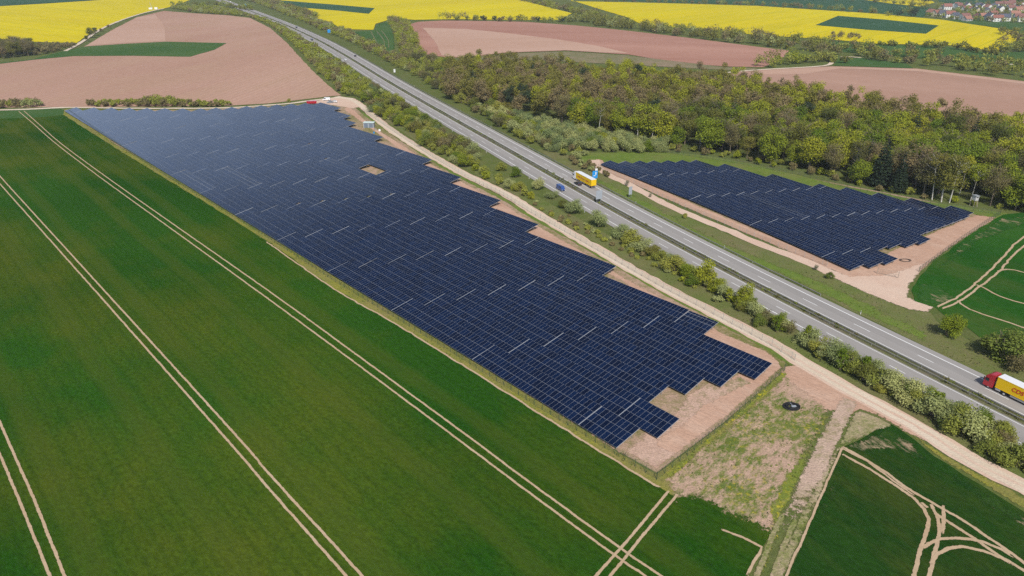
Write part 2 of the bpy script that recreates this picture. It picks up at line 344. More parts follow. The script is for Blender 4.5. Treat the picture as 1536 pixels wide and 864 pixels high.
# ---- ground patches
LIFT = [0]
def jitter_edge(pts, amp, step):
    out = []; n = len(pts)
    for i in range(n):
        a, b = pts[i], pts[(i+1) % n]; L = (b-a).length
        k = max(1, min(60, int(L/step))); nrm = Vector((-(b-a).y, (b-a).x, 0)).normalized() if L > 1e-6 else Vector()
        for j in range(k):
            t = j/k; p = a.lerp(b, t)
            if j: p = p + nrm*rnd.gauss(0, amp)*.6
            out.append(p)
    return out
def patch(name, px, mat, lift, kind="structure", amp=0.0, step=6.0, label=None, cat=None, world=False, fray=0.0):
    pts = px if world else PX(px)
    pts = [Vector((p.x, p.y, 0)) for p in pts]
    if amp: pts = jitter_edge(pts, amp, step)
    tris = geometry.tessellate_polygon([pts])
    bm = bmesh.new(); vs_ = [bm.verts.new(p) for p in pts]
    for t in tris:
        try: bm.faces.new([vs_[i] for i in t])
        except Exception: pass
    ys = [p.y for p in pts]; xs = [p.x for p in pts]
    if fray:
        mat = frayed(mat); cell = max(.8, fray*.55)
        for ax in (0, 1):
            arr = xs if ax == 0 else ys; c = min(arr)+cell*.5
            while c < max(arr):
                bmesh.ops.bisect_plane(bm, geom=bm.verts[:]+bm.edges[:]+bm.faces[:], plane_co=(c, 0, 0) if ax == 0 else (0, c, 0), plane_no=(1, 0, 0) if ax == 0 else (0, 1, 0)); c += cell
        lay = bm.verts.layers.float.new('edge'); bm.verts.ensure_lookup_table()
        X = np.array([(v.co.x, v.co.y) for v in bm.verts]); dmin = np.full(len(X), 1e9)
        for q in range(len(pts)):
            a = np.array(pts[q][:2]); b = np.array(pts[(q+1) % len(pts)][:2]); ab = b-a; L2 = max(1e-9, ab@ab)
            tq = np.clip(((X-a)@ab)/L2, 0, 1); dmin = np.minimum(dmin, np.linalg.norm(X-a-tq[:, None]*ab, axis=1))
        for v, dd in zip(bm.verts, dmin): v[lay] = min(1.0, dd/fray)
    if max(ys) > 520:
        y = max(520, min(ys)); 
        while y < max(ys):
            bmesh.ops.bisect_plane(bm, geom=bm.verts[:]+bm.edges[:]+bm.faces[:], plane_co=(0, y, 0), plane_no=(0, 1, 0)); y += 22 if y < 1500 else 60
        x = min(xs)
        while x < max(xs):
            bmesh.ops.bisect_plane(bm, geom=bm.verts[:]+bm.edges[:]+bm.faces[:], plane_co=(x, 0, 0), plane_no=(1, 0, 0)); x += 22 if abs(x) < 1300 else 80
    for v in bm.verts: v.co.z = terr(v.co.x, v.co.y)+lift*(1+sst(500, 900, v.co.y)*2)
    bmesh.ops.recalc_face_normals(bm, faces=bm.faces)
    for f in bm.faces:
        if f.normal.z < 0: f.normal_flip()
    me = bpy.data.meshes.new(name); bm.to_mesh(me); bm.free()
    o = link(name, me, mat); tag(o, label, cat, None, kind); return o
def smooth_path(pts, step=3.0):
    pts = [Vector((p.x, p.y, 0)) for p in pts]; out = []
    n = len(pts)
    for i in range(n-1):
        p0, p1, p2, p3 = pts[max(0, i-1)], pts[i], pts[i+1], pts[min(n-1, i+2)]
        k = max(1, int((p2-p1).length/step))
        for j in range(k):
            t = j/k
            out.append(.5*((2*p1)+(p2-p0)*t+(2*p0-5*p1+4*p2-p3)*t*t+(3*p1-p0-3*p2+p3)*t**3))
    out.append(pts[-1]); return out
def ribbon4(pts, w, lift, edge, wob=0.0, off=0.0, taper=1.0):
    V, F, E = [], [], []; n = len(pts)
    for i, p in enumerate(pts):
        t = (pts[min(n-1, i+1)]-pts[max(0, i-1)]).normalized(); nn = Vector((-t.y, t.x, 0)); o = off+(rnd.gauss(0, wob) if wob else 0)
        for ww, e in ((-w/2-edge, 0), (-w/2+edge, 1), (w/2-edge, 1), (w/2+edge, 0)):
            q = p+nn*(ww+o); V.append((q.x, q.y, terr(q.x, q.y)+lift*(1+sst(500, 900, q.y)*2))); E.append(float(e*min(1, .7+i, (n-1-i)/taper)))
        if i: F += [(4*i-4+j, 4*i-3+j, 4*i+1+j, 4*i+j) for j in range(3)]
    return V, F, E
def flat_mesh(name, V, F, E, mat):
    me = np_mesh(name, V, F)
    a = me.attributes.new('edge', 'FLOAT', 'POINT'); a.data.foreach_set('value', np.asarray(E, np.float32))
    if me.polygons[0].normal.z < 0: me.flip_normals()
    o = link(name, me, frayed(mat)); o["kind"] = "structure"; return o
def fray_ribbon(name, pts, w, mat, lift, edge, step=2.0, wob=.05, off=0.0, taper=9.0):
    return flat_mesh(name, *ribbon4(smooth_path(pts, step), w, lift, edge, wob, off, taper), mat)
def ribbon_geo(pts, w0, w1, lift, wob=0.0):
    V, F = [], []; n = len(pts)
    for i, p in enumerate(pts):
        t = (pts[min(n-1, i+1)]-pts[max(0, i-1)]).normalized(); nn = Vector((-t.y, t.x, 0))
        for w in (w0, w1):
            q = p+nn*(w+rnd.gauss(0, wob) if wob else w)
            V.append((q.x, q.y, terr(q.x, q.y)+lift*(1+sst(500, 900, q.y)*2)))
        if i: F.append((2*i-2, 2*i-1, 2*i+1, 2*i))
    return V, F
def ribbon(name, pts, w, mat, lift, wob=0.0, step=3.0, off=0.0, kind="structure", smooth=True, parent=None):
    p = smooth_path(pts, step) if smooth else pts
    V, F = ribbon_geo(p, off-w/2, off+w/2, lift, wob)
    me = np_mesh(name, V, [f[::-1] for f in F]); o = link(name, me, mat, parent)
    bm = bmesh.new(); bm.from_mesh(me)
    for f in bm.faces:
        if f.normal.z < 0: f.normal_flip()
    bm.to_mesh(me); bm.free()
    if kind: o["kind"] = kind
    return o

# ------------------------------------------------------------------ THE SETTING
def base_ground():
    xs = [-7000, -4000, -2500]+list(range(-1800, 1801, 30))+[2500, 4000, 7000]
    ys = [-500, 0, 250, 480]+list(range(520, 2400, 26))+[2600, 3200, 4500, 7500]
    V = [(x, y, terr(x, y)-.03*(1+sst(500, 900, y)*3)) for y in ys for x in xs]; nx = len(xs)
    F = [(j*nx+i, j*nx+i+1, (j+1)*nx+i+1, (j+1)*nx+i) for j in range(len(ys)-1) for i in range(nx-1)]
    o = link("ground", np_mesh("ground", V, F), M_base); o["kind"] = "structure"
base_ground()
# left wheat field
wheat_px = [(-900, 186), (0, 178), (60, 176), (96, 172.5), (137, 199), (191, 233), (250, 269), (307, 303), (408, 366.5), (500.7, 433), (584, 480), (700, 551.5),
            (827, 631), (899.5, 677), (994, 734), (1006, 742), (1016, 748), (1040, 740), (1062, 741), (1082, 752), (1100, 766), (1128, 772), (1150, 786), (1156, 800), (1144, 822), (1119, 866), (1080, 940), (1050, 1010), (-700, 1010)]
patch("wheat_field", wheat_px, M_wheat, .06, amp=.25, step=4)
patch("headland_grass", [(-900, 172), (0, 166.5), (88, 162), (103, 168), (93, 175.5), (60, 176.5), (0, 178.5), (-900, 188)], M_farwheat, .03)
patch("grass_strip", [(97, 164), (106, 163), (130, 178), (168, 214), (250, 262), (300, 293), (400, 352), (528, 432), (590, 470), (709, 541), (866, 640), (928, 680), (985, 712), (1085, 637), (1178, 556), (1190, 560), (1100, 640), (1006, 722),
      (1018, 738), (1006, 744), (994, 735), (899.5, 678), (827, 632), (700, 552.5), (584, 481), (500.7, 434), (408, 369.5), (307, 308), (250, 275), (137, 204), (93, 176)], M_strip, .045, amp=.2, step=3)
# solar field ground
soil1_px = [(112, 166), (300, 164.5), (420, 159), (463, 156), (490, 152), (522, 152), (545, 172), (580, 196), (600, 211), (650, 243), (700, 272), (757, 301), (800, 328), (850, 356), (925, 399), (994, 439), (1046, 466), (1098, 493), (1150, 522),
            (1178, 543), (1178, 554), (1085, 634), (985, 709), (928, 677), (866, 637), (709, 538), (590, 466), (528, 429), (400, 350), (300, 291), (166, 212)]
patch("panel_field_ground", soil1_px, M_panelground, .015)
patch("soil_verge", [(560, 437), (590, 462), (709, 535), (866, 633), (927, 672), (985, 706), (1082, 632), (1175, 552), (1168, 540), (1150, 526), (1085, 500), (1020, 460), (940, 418), (900, 392), (850, 363), (800, 334), (757, 306), (700, 276), (650, 247),
      (600, 215), (560, 190), (535, 168), (522, 158), (515, 164), (600, 225), (690, 285), (800, 355), (930, 420), (1060, 520), (1130, 545), (1020, 610), (980, 655), (928, 680), (860, 637), (700, 537)], M_soil, .028, amp=.25, step=3, fray=1.0)
patch("weedy_corner", [(930, 676), (985, 705), (1020, 680), (990, 668), (1000, 655), (1030, 640), (1060, 610), (1100, 590), (1130, 575), (1110, 562), (1080, 575), (1060, 572), (1030, 590), (1000, 640), (965, 645), (960, 660)], M_soilpatch, .036, amp=.4, step=3, fray=1.5)
fe = [(545, 169), (600, 206), (650, 239), (700, 268.5), (757, 297.5), (800, 324), (850, 352), (925, 395), (994, 434.5), (1046, 461.5), (1098, 489), (1150, 517.5), (1196, 545)]
ribbon("fence_grass", PX(fe), 2.0, M_grassgr, .04, .2, 2.5, off=-1.0)
# gravel service road
sroad = [(505, 145), (528, 150), (545, 161), (572, 184), (604, 207), (650, 235), (698, 262), (757, 290.5), (806, 321), (851, 347.5), (927, 392), (994, 430.5), (1046, 457.5), (1098, 484.5), (1151, 512), (1214, 550), (1292, 595), (1357, 630), (1396, 653), (1461, 694), (1536, 731), (1640, 790), (1760, 860)]
ribbon("service_road_shoulder", PX(sroad), 5.2, M_gravelpk, .062, .2, 3)
ribbon("service_road", PX(sroad), 3.6, M_gravel, .078, .12, 3)
ribbon("service_road_crown", PX(sroad[14:]), .7, M_gravelpk, .09, .12, 2.0)
# farm track along the back of the solar field
btrack = [(-300, 172), (0, 165), (60, 163), (105, 161), (200, 162.5), (330, 162), (400, 158), (440, 154.5), (470, 150.5), (505, 146.5), (530, 148)]
ribbon("farm_track", PX(btrack), 3.6, M_gravel, .072, .3, 6)
patch("parking_area", [(470, 152), (505, 145), (535, 148), (545, 160), (528, 163), (500, 158), (462, 156)], M_gravelpk, .067, amp=.4, step=4, fray=1.5)
# junction soil and dirt track
patch("soil_weeds", [(1285, 612), (1320, 628), (1345, 641), (1332, 648), (1300, 655), (1268, 668), (1262, 655), (1272, 632)], M_fadetrack, .053, amp=.3, step=3, fray=1.2)
patch("soil_junction", [(1164, 566), (1176, 549), (1196, 543), (1225, 560), (1292, 600), (1360, 638), (1420, 668), (1414, 674), (1356, 650), (1318, 626), (1292, 616), (1275, 632), (1263, 655), (1240, 656), (1246, 632), (1250, 618), (1228, 618), (1205, 640), (1196, 628), (1191, 607), (1175, 592)], M_soil, .05, amp=.35, step=2, fray=1.6)
patch("rough_meadow", [(988, 716), (1085, 637), (1176, 555), (1200, 575), (1250, 617), (1236, 655), (1206, 720), (1177, 790), (1152, 864), (1125, 930), (1095, 1000), (1040, 1010), (1080, 940), (1119, 866), (1138, 830), (1148, 806), (1138, 794), (1118, 786), (1092, 778), (1070, 764), (1050, 752), (1030, 752), (1012, 756), (1000, 740)], M_meadow, .07, amp=.5, step=3, fray=3.2)
patch("flower_strip", [(990, 713), (1085, 634), (1176, 553), (1184, 562), (1130, 612), (1080, 655), (1030, 700), (1008, 722)], M_flower, 0.076, amp=.5, step=3, fray=1.3)
patch("flower_bank", [(1196, 680), (1212, 668), (1224, 676), (1204, 722), (1176, 788), (1150, 862), (1125, 930), (1108, 930), (1140, 822), (1156, 790), (1150, 755), (1172, 715)], M_flower, 0.079, amp=.5, step=3, fray=1.6)
patch("track_verge", [(1262, 655), (1275, 632), (1292, 616), (1318, 626), (1345, 640), (1304, 650), (1262, 672), (1248, 707), (1214, 785), (1179, 864), (1140, 960), (1108, 960), (1152, 864), (1190, 790), (1222, 720)], M_fadetrack, 0.081, amp=.3, step=3, fray=1.0)
fray_ribbon("dirt_track", PX([(1275, 600), (1262, 625), (1250, 648), (1238, 672), (1224, 702), (1205, 738), (1192, 762), (1178, 790), (1168, 815)]), 3.2, M_weedtrack, .084, .7)
for o_ in (-1.1, 1.1):
    fray_ribbon("wheel_track", PX([(1184, 776), (1172, 800), (1158, 835), (1147, 864), (1120, 940)]), .8, M_fadetrack, .092 if o_ > 0 else .098, .3, 1.5, .04, o_, 1.0)
# lower right wheat field
patch("wheat_field_right", [(1263, 671), (1290, 660), (1312, 646), (1332, 634), (1345, 641), (1372, 660), (1400, 684), (1470, 727), (1536, 768), (1700, 870), (1860, 1010), (1100, 1010), (1179, 866), (1214, 786), (1248, 708)], M_wheat2, .075, amp=.35, step=3)
patch("thin_wheat", [(1266, 670), (1300, 652), (1318, 642), (1340, 642), (1372, 664), (1400, 690), (1380, 694), (1340, 676), (1312, 678), (1290, 680)], M_barewheat, .09, amp=.6, step=2, fray=2.0)
patch("thin_wheat", [(1400, 688), (1470, 731), (1536, 772), (1600, 812), (1580, 820), (1500, 772), (1430, 726)], M_barewheat, .096, amp=.5, step=2, fray=2.0)
patch("thin_wheat", [(1262, 680), (1275, 690), (1262, 730), (1236, 790), (1216, 830), (1212, 800), (1248, 716)], M_barewheat, .10, amp=.4, step=2, fray=2.0)
patch("road_verge", [(1345, 640), (1372, 652), (1440, 694), (1536, 745), (1700, 838), (1700, 866), (1536, 766), (1470, 725), (1400, 682)], M_strip, .06, amp=.4, step=3, fray=1.2)
# field tracks (pairs of wheel lines)
def tracks(name, lines, w, lift, mat=None, wob=.025):
    V, F, E = [], [], []
    for ln in lines:
        v, f, e = ribbon4(smooth_path(PX(ln), 2.0), w*.9, lift+LIFT[0]*.004, w*.2, wob); o = len(V); LIFT[0] = (LIFT[0]+1) % 6
        V += v; F += [tuple(i+o for i in q) for q in f]; E += e
    return flat_mesh(name, V, F, E, mat or M_track)
tracks("tramline", [[(28, 167), (48, 184), (83.3, 215), (146, 263), (235, 327.5), (390.6, 440), (520, 535), (682, 655.5), (780, 729), (921.5, 833), (968, 864), (1010, 895)],
                    [(36, 166.5), (58, 186), (91, 215), (156, 263), (245, 326), (400, 434.5), (540, 536), (703, 655.5), (780, 713), (926.7, 820), (994, 866), (1040, 900)]], .5, .085)
tracks("tramline", [[(-120, 141+0), (-60, 208.5), (0, 276), (146, 440), (336, 655), (400, 729), (520.6, 866), (560, 912)],
                    [(-60, 196.5), (0, 264.5), (160, 440), (355.5, 655), (400, 707), (545, 866), (600, 930)]][0:0]+[[(-60, 208.5), (0, 276), (146, 440), (336, 655), (400, 729), (520.6, 866), (560, 912)],
                    [(-60, 196.5), (0, 264.5), (160, 440), (355.5, 655), (400, 707), (545, 866), (600, 930)]], .5, .085)
tracks("tramline", [[(-50, 560), (0, 682), (38, 773), (75.5, 866), (100, 925)], [(-30, 566), (0, 634), (50, 747), (97.6, 866), (125, 935)]], .5, .085)
tracks("cross_track", [[(1003, 737), (950, 801), (894, 864), (850, 915)], [(1016, 742), (965, 803), (916, 864), (880, 905)]], .55, .115)
tracks("field_edge_track", [[(1081.6, 795), (1115, 808), (1143, 821), (1130, 843), (1117, 868)]], .55, .115, wob=.12)
ribbon("yellow_verge", PX([(104, 165), (137, 188), (191, 224), (250, 262), (307, 297), (408, 359.5), (470, 397)]), 1.1, M_flower, .055, .15, 3)
tracks("field_edge_track", [[(400, 363), (500.7, 433.5), (584, 480.5), (700, 552), (827, 631.5), (899.5, 677.5), (992, 733)]], .55, .10, wob=.1)
tracks("turning_track", [
    [(1263.6, 671), (1318, 701.5), (1357, 730), (1396, 753.6), (1461.5, 792.6), (1536, 845), (1600, 892)],
    [(1263.6, 682), (1305, 704), (1344, 730), (1370, 748), (1386, 764), (1394, 780), (1386, 808), (1378, 837), (1370, 866), (1358, 920)],
    [(1396, 757), (1407, 777), (1409.5, 795), (1404, 821), (1392.5, 866), (1380, 920)],
    [(1416, 759), (1416, 777), (1410, 805)],
    [(1404, 771), (1412, 777), (1461.5, 808), (1495, 832), (1536, 857), (1600, 900)],
    [(1384, 822), (1394, 815), (1412, 809.6), (1435.5, 808), (1474.5, 813.5), (1500.6, 824), (1536, 847)],
    [(1395, 846), (1404, 832), (1422, 822.6), (1443, 820), (1474.5, 826.5), (1500.6, 837), (1536, 859)],
    [(1392, 762), (1384, 755), (1377, 752)]], .7, .115, wob=.08)
tracks("field_edge_track", [[(1263.6, 671), (1248, 707), (1214, 785), (1178.5, 864), (1150, 925)]], .45, .11, wob=.08)
tracks("repeat_track", [[(1263.6, 674), (1300, 693), (1340, 721), (1375, 748)]], .5, .112, wob=.1)
# motorway: smooth centre line in metres
med_px = [(340, 3), (396.8, 22.8), (432, 36.5), (469.7, 54.7), (525.6, 88), (584, 124.6), (666, 172), (731.6, 205.7), (812, 254), (874.6, 290.5), (942, 329.6), (1087.8, 405), (1143, 433), (1219.7, 473.5), (1316, 521.5), (1418, 571), (1520, 624)]
mw = PX(med_px); mw = [mw[0]+(mw[0]-mw[1])*2.5]+mw+[mw[-1]+(mw[-1]-mw[-3])*.9, mw[-1]+(mw[-1]-mw[-3])*2.5]
for _ in range(3):
    mw = [mw[0]]+[(mw[i-1]+2*mw[i]+mw[i+1])/4 for i in range(1, len(mw)-1)]+[mw[-1]]
MW = smooth_path(mw, 6.0)
for _ in range(30): MW = [MW[0]]+[(MW[i-1]+2*MW[i]+MW[i+1])/4 for i in range(1, len(MW)-1)]+[MW[-1]]
def mribbon(name, off, w, mat, lift): return ribbon(name, MW, w, mat, lift, off=off, smooth=False)
# MW runs from far to near, so its left-hand normal points to the outer (right-hand) side of the photograph
tt = (MW[60]-MW[59]).normalized(); SGN = 1.0 if Vector((-tt.y, tt.x, 0)).x > 0 else -1.0
def near_m(pt):
    best = min(range(1, len(MW)-1), key=lambda i: (Vector((pt.x, pt.y, 0))-MW[i]).length)
    t = (MW[best+1]-MW[best-1]).normalized(); n = Vector((-t.y, t.x, 0))*SGN
    d = Vector((pt.x, pt.y, 0))-MW[best]
    return MW[best]+t*d.dot(t), t, n
mribbon("road", SGN*6.25, 9.3, M_asph, .10); mribbon("road", -SGN*6.25, 9.3, M_asph, .10)
for sd_ in (1, -1): mribbon("road", sd_*SGN*7.05, 2.5, M_asph2, .106)
mribbon("median", 0, 3.3, M_median, .11)
def markings(side):
    V, F = [], []
    def app(v, f):
        o = len(V); V.extend(v); F.extend([tuple(i+o for i in q) for q in f])
    for off, w in ((2.25, .18), (8.75, .28)):
        app(*ribbon_geo(MW, side*SGN*off-w/2, side*SGN*off+w/2, .118))
    acc = 0; i = 0; seg = smooth_path(MW[::2], 1.0); D = 0.0; cur = []
    for j in range(1, len(seg)):
        D += (seg[j]-seg[j-1]).length
        if D % 18 < 6: cur.append(seg[j])
        elif cur:
            if len(cur) > 2: app(*ribbon_geo(cur, side*SGN*5.35-.09, side*SGN*5.35+.09, .118))
            cur = []
    me = np_mesh("lane_marking", V, F); bm = bmesh.new(); bm.from_mesh(me)
    for f in bm.faces:
        if f.normal.z < 0: f.normal_flip()
    bm.to_mesh(me); bm.free(); o = link("lane_marking", me, M_white); o["kind"] = "structure"
markings(1); markings(-1)
# verges beside the motorway
patch("motorway_verge", [(870, 236), (800, 222), (859, 256), (921, 291), (1051, 361), (1201, 428), (1396, 524), (1536, 594), (1700, 680), (1700, 620), (1536, 548), (1470, 522), (1405, 482), (1396, 469), (1362, 465), (1279, 431), (1201, 394), (1136, 370), (1046, 332), (942, 279), (900, 257)], M_grass, .02, amp=.3, step=4)
patch("green_verge", [(868, 255), (905, 270), (960, 297), (1040, 340), (1136, 384), (1230, 420), (1300, 452), (1396, 500), (1396, 520), (1302, 476), (1201, 428), (1124, 395), (1051, 361), (976, 322), (921, 291), (880, 268)], M_grassgr, .035, amp=1.2, step=4, fray=3.0)
patch("bank_grass", [(545, 150), (640, 205), (700, 240), (800, 292), (900, 345), (1000, 400), (1140, 470), (1203, 500), (1323, 562), (1430, 620), (1536, 672), (1700, 760), (1700, 820), (1536, 720), (1461, 684), (1357, 620), (1214, 541), (1098, 477), (994, 423), (851, 340), (757, 284), (650, 228), (572, 178)], M_grass, .022, amp=.3, step=4)
# second solar field ground
patch("solar_field_clearing", [(868, 238), (880, 230), (960, 226), (1050, 232), (1136, 248), (1250, 276), (1400, 304), (1520, 322), (1500, 330), (1465, 322), (1400, 312), (1240, 284), (1100, 254), (1040, 247), (900, 247), (885, 250)], M_grassgr, .03, amp=.5, step=4)
patch("panel_field_ground", [(893, 243), (905, 236), (1040, 234), (1160, 257), (1360, 295), (1470, 318), (1380, 380), (1345, 400), (1275, 413), (1136, 352), (1000, 294)], M_panelground, .024)
patch("soil_verge", [(888, 243), (894, 238), (905, 240), (912, 250), (1000, 288), (1136, 346), (1274, 402), (1320, 385), (1345, 372), (1395, 350), (1462, 322), (1498, 326), (1440, 362), (1402, 390), (1380, 412), (1340, 420), (1275, 418), (1136, 358), (1000, 299), (905, 257), (893, 250)], M_soil, .038, amp=.3, step=3, fray=1.0)
patch("gravel_apron", [(1240, 400), (1275, 414), (1320, 412), (1352, 404), (1385, 392), (1398, 386), (1380, 412), (1366, 432), (1364, 446), (1390, 456), (1404, 460), (1396, 470), (1362, 465), (1320, 449), (1279, 431), (1230, 410)], M_gravelpk, .05, amp=.4, step=3, fray=1.6)
ribbon("gravel_path", PX([(893, 240), (898, 252), (916, 264), (942, 276), (994, 304), (1046, 327), (1098, 348), (1136, 365), (1201, 389.5), (1253, 413), (1300, 430), (1345, 450)]), 4.2, M_gravelpk, .06, .2, 3)
patch("wheat_field_side", [(1505, 322), (1488, 331), (1446, 359), (1404, 388), (1380, 414), (1367, 436), (1372, 452), (1404, 462), (1420, 476), (1452, 492), (1475, 510), (1536, 540), (1700, 620), (2300, 700), (2300, 420), (1536, 318)], M_wheat3, .06, amp=.4, step=3)
patch("thin_wheat", [(1370, 446), (1380, 424), (1410, 428), (1438, 450), (1412, 461), (1385, 455)], M_barewheat3, .08, amp=.5, step=2, fray=2.0)
patch("thin_wheat", [(1440, 366), (1500, 326), (1560, 324), (1520, 345), (1470, 362), (1430, 395), (1400, 405)], M_barewheat3, .082, amp=.6, step=3, fray=2.0)
tracks("field_track", [[(1600, 312), (1534, 357), (1508, 382), (1485, 406), (1464, 425), (1438, 445), (1404, 461)], [(1620, 318), (1536, 369), (1500, 406), (1469, 431), (1438, 453), (1410, 464)],
    [(1496, 407), (1510, 404), (1536, 409), (1580, 420)], [(1464, 428), (1474, 431), (1500, 445), (1536, 456), (1600, 474)], [(1436, 451), (1454, 464), (1500, 480), (1560, 500)]], .7, .10, wob=.1)
# far fields
patch("rapeseed_field", [(-700, 30), (-200, 19), (0, 9.5), (70, 5.5), (146, .5), (200, -6), (330, -16), (292, -4), (285, 0), (262, 9), (245, 13), (205, 22), (165, 37), (130, 54), (115, 65), (52, 63), (40, 60), (-80, 72), (-700, 120)], M_rape, .10, amp=.6, step=14)
patch("dark_crop_field", [(-700, 5), (0, -14), (300, -22), (200, -7), (146, 0), (70, 5), (0, 9), (-200, 18), (-700, 28)], M_dkgreen, .08)
patch("ploughed_field", [(-500, 128), (0, 95), (60, 88), (125, 71), (165, 47), (205, 26), (246, 16.5), (290, 20), (340, 23), (375, 27), (405, 42), (430, 64), (455, 92), (480, 117), (503, 137), (512, 143), (490, 145), (440, 151), (400, 155.5), (330, 159), (200, 160), (0, 161.5), (-500, 176)], M_plough, .08, amp=.5, step=8)
patch("pale_ploughed_corner", [(128, 69.5), (165, 47.5), (205, 27), (232, 22), (243, 33), (248, 45), (248, 62), (180, 65)], M_plough_lt, .11, amp=.3, step=8)
patch("green_wedge", [(-300, 116), (0, 94.5), (50, 89), (60, 86), (100, 76), (130, 70), (190, 66), (250, 63), (340, 65), (322, 75), (285, 85.5), (200, 84), (110, 84.5), (50, 90), (0, 96)], M_farwheat, .14, amp=.3, step=8)
ribbon("field_path", PX([(98, 77), (112, 70), (125, 62), (150, 45), (180, 31.5), (215, 20), (246, 13)]), 4.0, M_gravel, .15, .3, 12)
patch("rapeseed_field", [(300, -14), (380, -4), (430, 12), (500, 36), (514, 44), (560, 45), (563, 36), (590, 28), (622, 30), (680, 29), (780, 30), (840, 30), (858, 20), (783, 0), (760, -8), (600, -22), (400, -22)], M_rape2, .10, amp=.6, step=14)
patch("green_strip_crop", [(388, -1), (430, 1.5), (500, 7), (562, 12.5), (553, 21), (505, 16), (450, 11.5), (400, 4)], M_dkgreen, .14)
patch("wheat_corner", [(530, 48), (560, 45.5), (563, 37), (583, 32), (592, 50), (594, 78), (585, 84), (560, 70)], M_farwheat, .12, amp=.4, step=8, fray=3)
tracks("wheat_track", [[(556, 47), (564, 62), (570, 72)], [(572, 46), (582, 60), (583, 72)], [(565, 47), (575, 60), (577, 72)]], .8, .15, M_margin)
patch("red_ploughed_field", [(606, 39), (627, 33), (666, 31), (780, 32.5), (864, 38.5), (942, 46.5), (1020, 55.5), (1098, 65.5), (1160, 73.5), (1183, 76), (1172, 90), (1144, 101), (1093, 100), (1020, 95), (942, 82), (848, 76), (760, 79.5), (700, 86), (674, 87), (625, 80), (622, 62), (614, 49)], M_plough_rd, .10, amp=.5, step=10)
patch("pale_ploughed_strip", [(634, 42), (700, 44), (760, 50), (840, 60), (900, 70), (942, 80), (900, 79), (848, 75.7), (760, 79), (700, 85.5), (674, 86), (662, 83), (652, 62)], M_plough_lt, .14, amp=.4, step=10)
patch("field_margin", [(625, 81), (674, 88), (760, 80.5), (848, 77), (942, 83), (1093, 101), (1144, 102), (1130, 108), (900, 96), (780, 90), (680, 105), (650, 98)], M_margin, .12, amp=.5, step=10, fray=5.0)
patch("rapeseed_field", [(856, 0), (858, 2), (1000, 5), (1136, 9), (1318, 21), (1414, 30), (1500, 43), (1529, 48), (1526, 60), (1506, 73), (1493, 79), (1470, 74), (1422, 68), (1318, 66), (1240, 59), (1136, 53), (1046, 43), (968, 39), (940, 26), (900, 14)], M_rape2, .10, amp=.6, step=14)
patch("green_block_crop", [(1223, 38), (1257, 24), (1330, 30), (1408, 38.5), (1389, 51), (1300, 45)], M_dkgreen, .14)
patch("rapeseed_field", [(1296, 0), (1330, -6), (1390, -3), (1402, 4), (1380, 10), (1340, 6)], M_rape2, .12)
patch("dark_crop_field", [(900, 0), (960, -16), (1290, -14), (1330, 3), (1400, 12), (1385, 26), (1318, 19.5), (1136, 7.5), (1000, 3.5)], M_dkgreen, .07)
patch("dark_crop_field", [(1400, -12), (1700, -14), (1700, 8), (1536, 3), (1470, 7), (1410, 4)], M_dkgreen, .07)
patch("pasture", [(1414, 31), (1440, 28), (1540, 34), (1700, 60), (1700, 100), (1536, 60), (1529, 48), (1500, 42)], M_farwheat, .08)
patch("brown_ploughed_field", [(1100, 108), (1136, 105.5), (1248, 99.5), (1376, 103), (1536, 122), (1750, 146), (2000, 170), (2000, 290), (1700, 250), (1400, 205), (1120, 150), (1060, 128)], M_plough_br, .10, amp=.5, step=10)
patch("pale_field_edge", [(1136, 106.5), (1248, 100.5), (1376, 103.7), (1536, 122.7), (1536, 126), (1376, 107), (1260, 103), (1200, 112), (1125, 112)], M_plough_lt, .14, amp=.5, step=10)
ribbon("white_path", PX([(1090, 109), (1136, 105), (1200, 101.5), (1235, 99), (1247, 95), (1246, 86)]), 3.5, M_gravel, .15, .2, 10)
ribbon("white_path", PX([(1262, 86), (1275, 85.5), (1292, 87)]), 4, M_gravel, .15, .2, 10)
ribbon("white_path", PX([(1500, 96), (1520, 97), (1540, 96)]), 5, M_gravel, .15, .2, 10)
patch("meadow", [(1257, 88), (1290, 87), (1360, 96), (1370, 102.5), (1250, 98.5)], M_farwheat, .12, amp=.4, step=10)
patch("meadow", [(1240, 60), (1318, 67), (1422, 70), (1493, 81), (1540, 76), (1700, 100), (1700, 130), (1536, 100), (1380, 88), (1260, 78)], M_farwheat, .08, amp=.4, step=10)

def haze():
    o = MB().box((0, 3150, 55), (14000, 8300, 140)).build("haze", [])
    m = bpy.data.materials.new("haze"); m.use_nodes = True; t = m.node_tree; t.nodes.clear()
    out = t.nodes.new("ShaderNodeOutputMaterial"); v = t.nodes.new("ShaderNodeVolumePrincipled")
    v.inputs["Color"].default_value = (.86, .92, 1, 1); v.inputs["Density"].default_value = .00009; v.inputs["Anisotropy"].default_value = .1
    t.links.new(v.outputs[0], out.inputs["Volume"]); o.data.materials.append(m); o["kind"] = "stuff"; o["label"] = "thin spring haze over the far fields"
HAZE = True
if HAZE: haze()
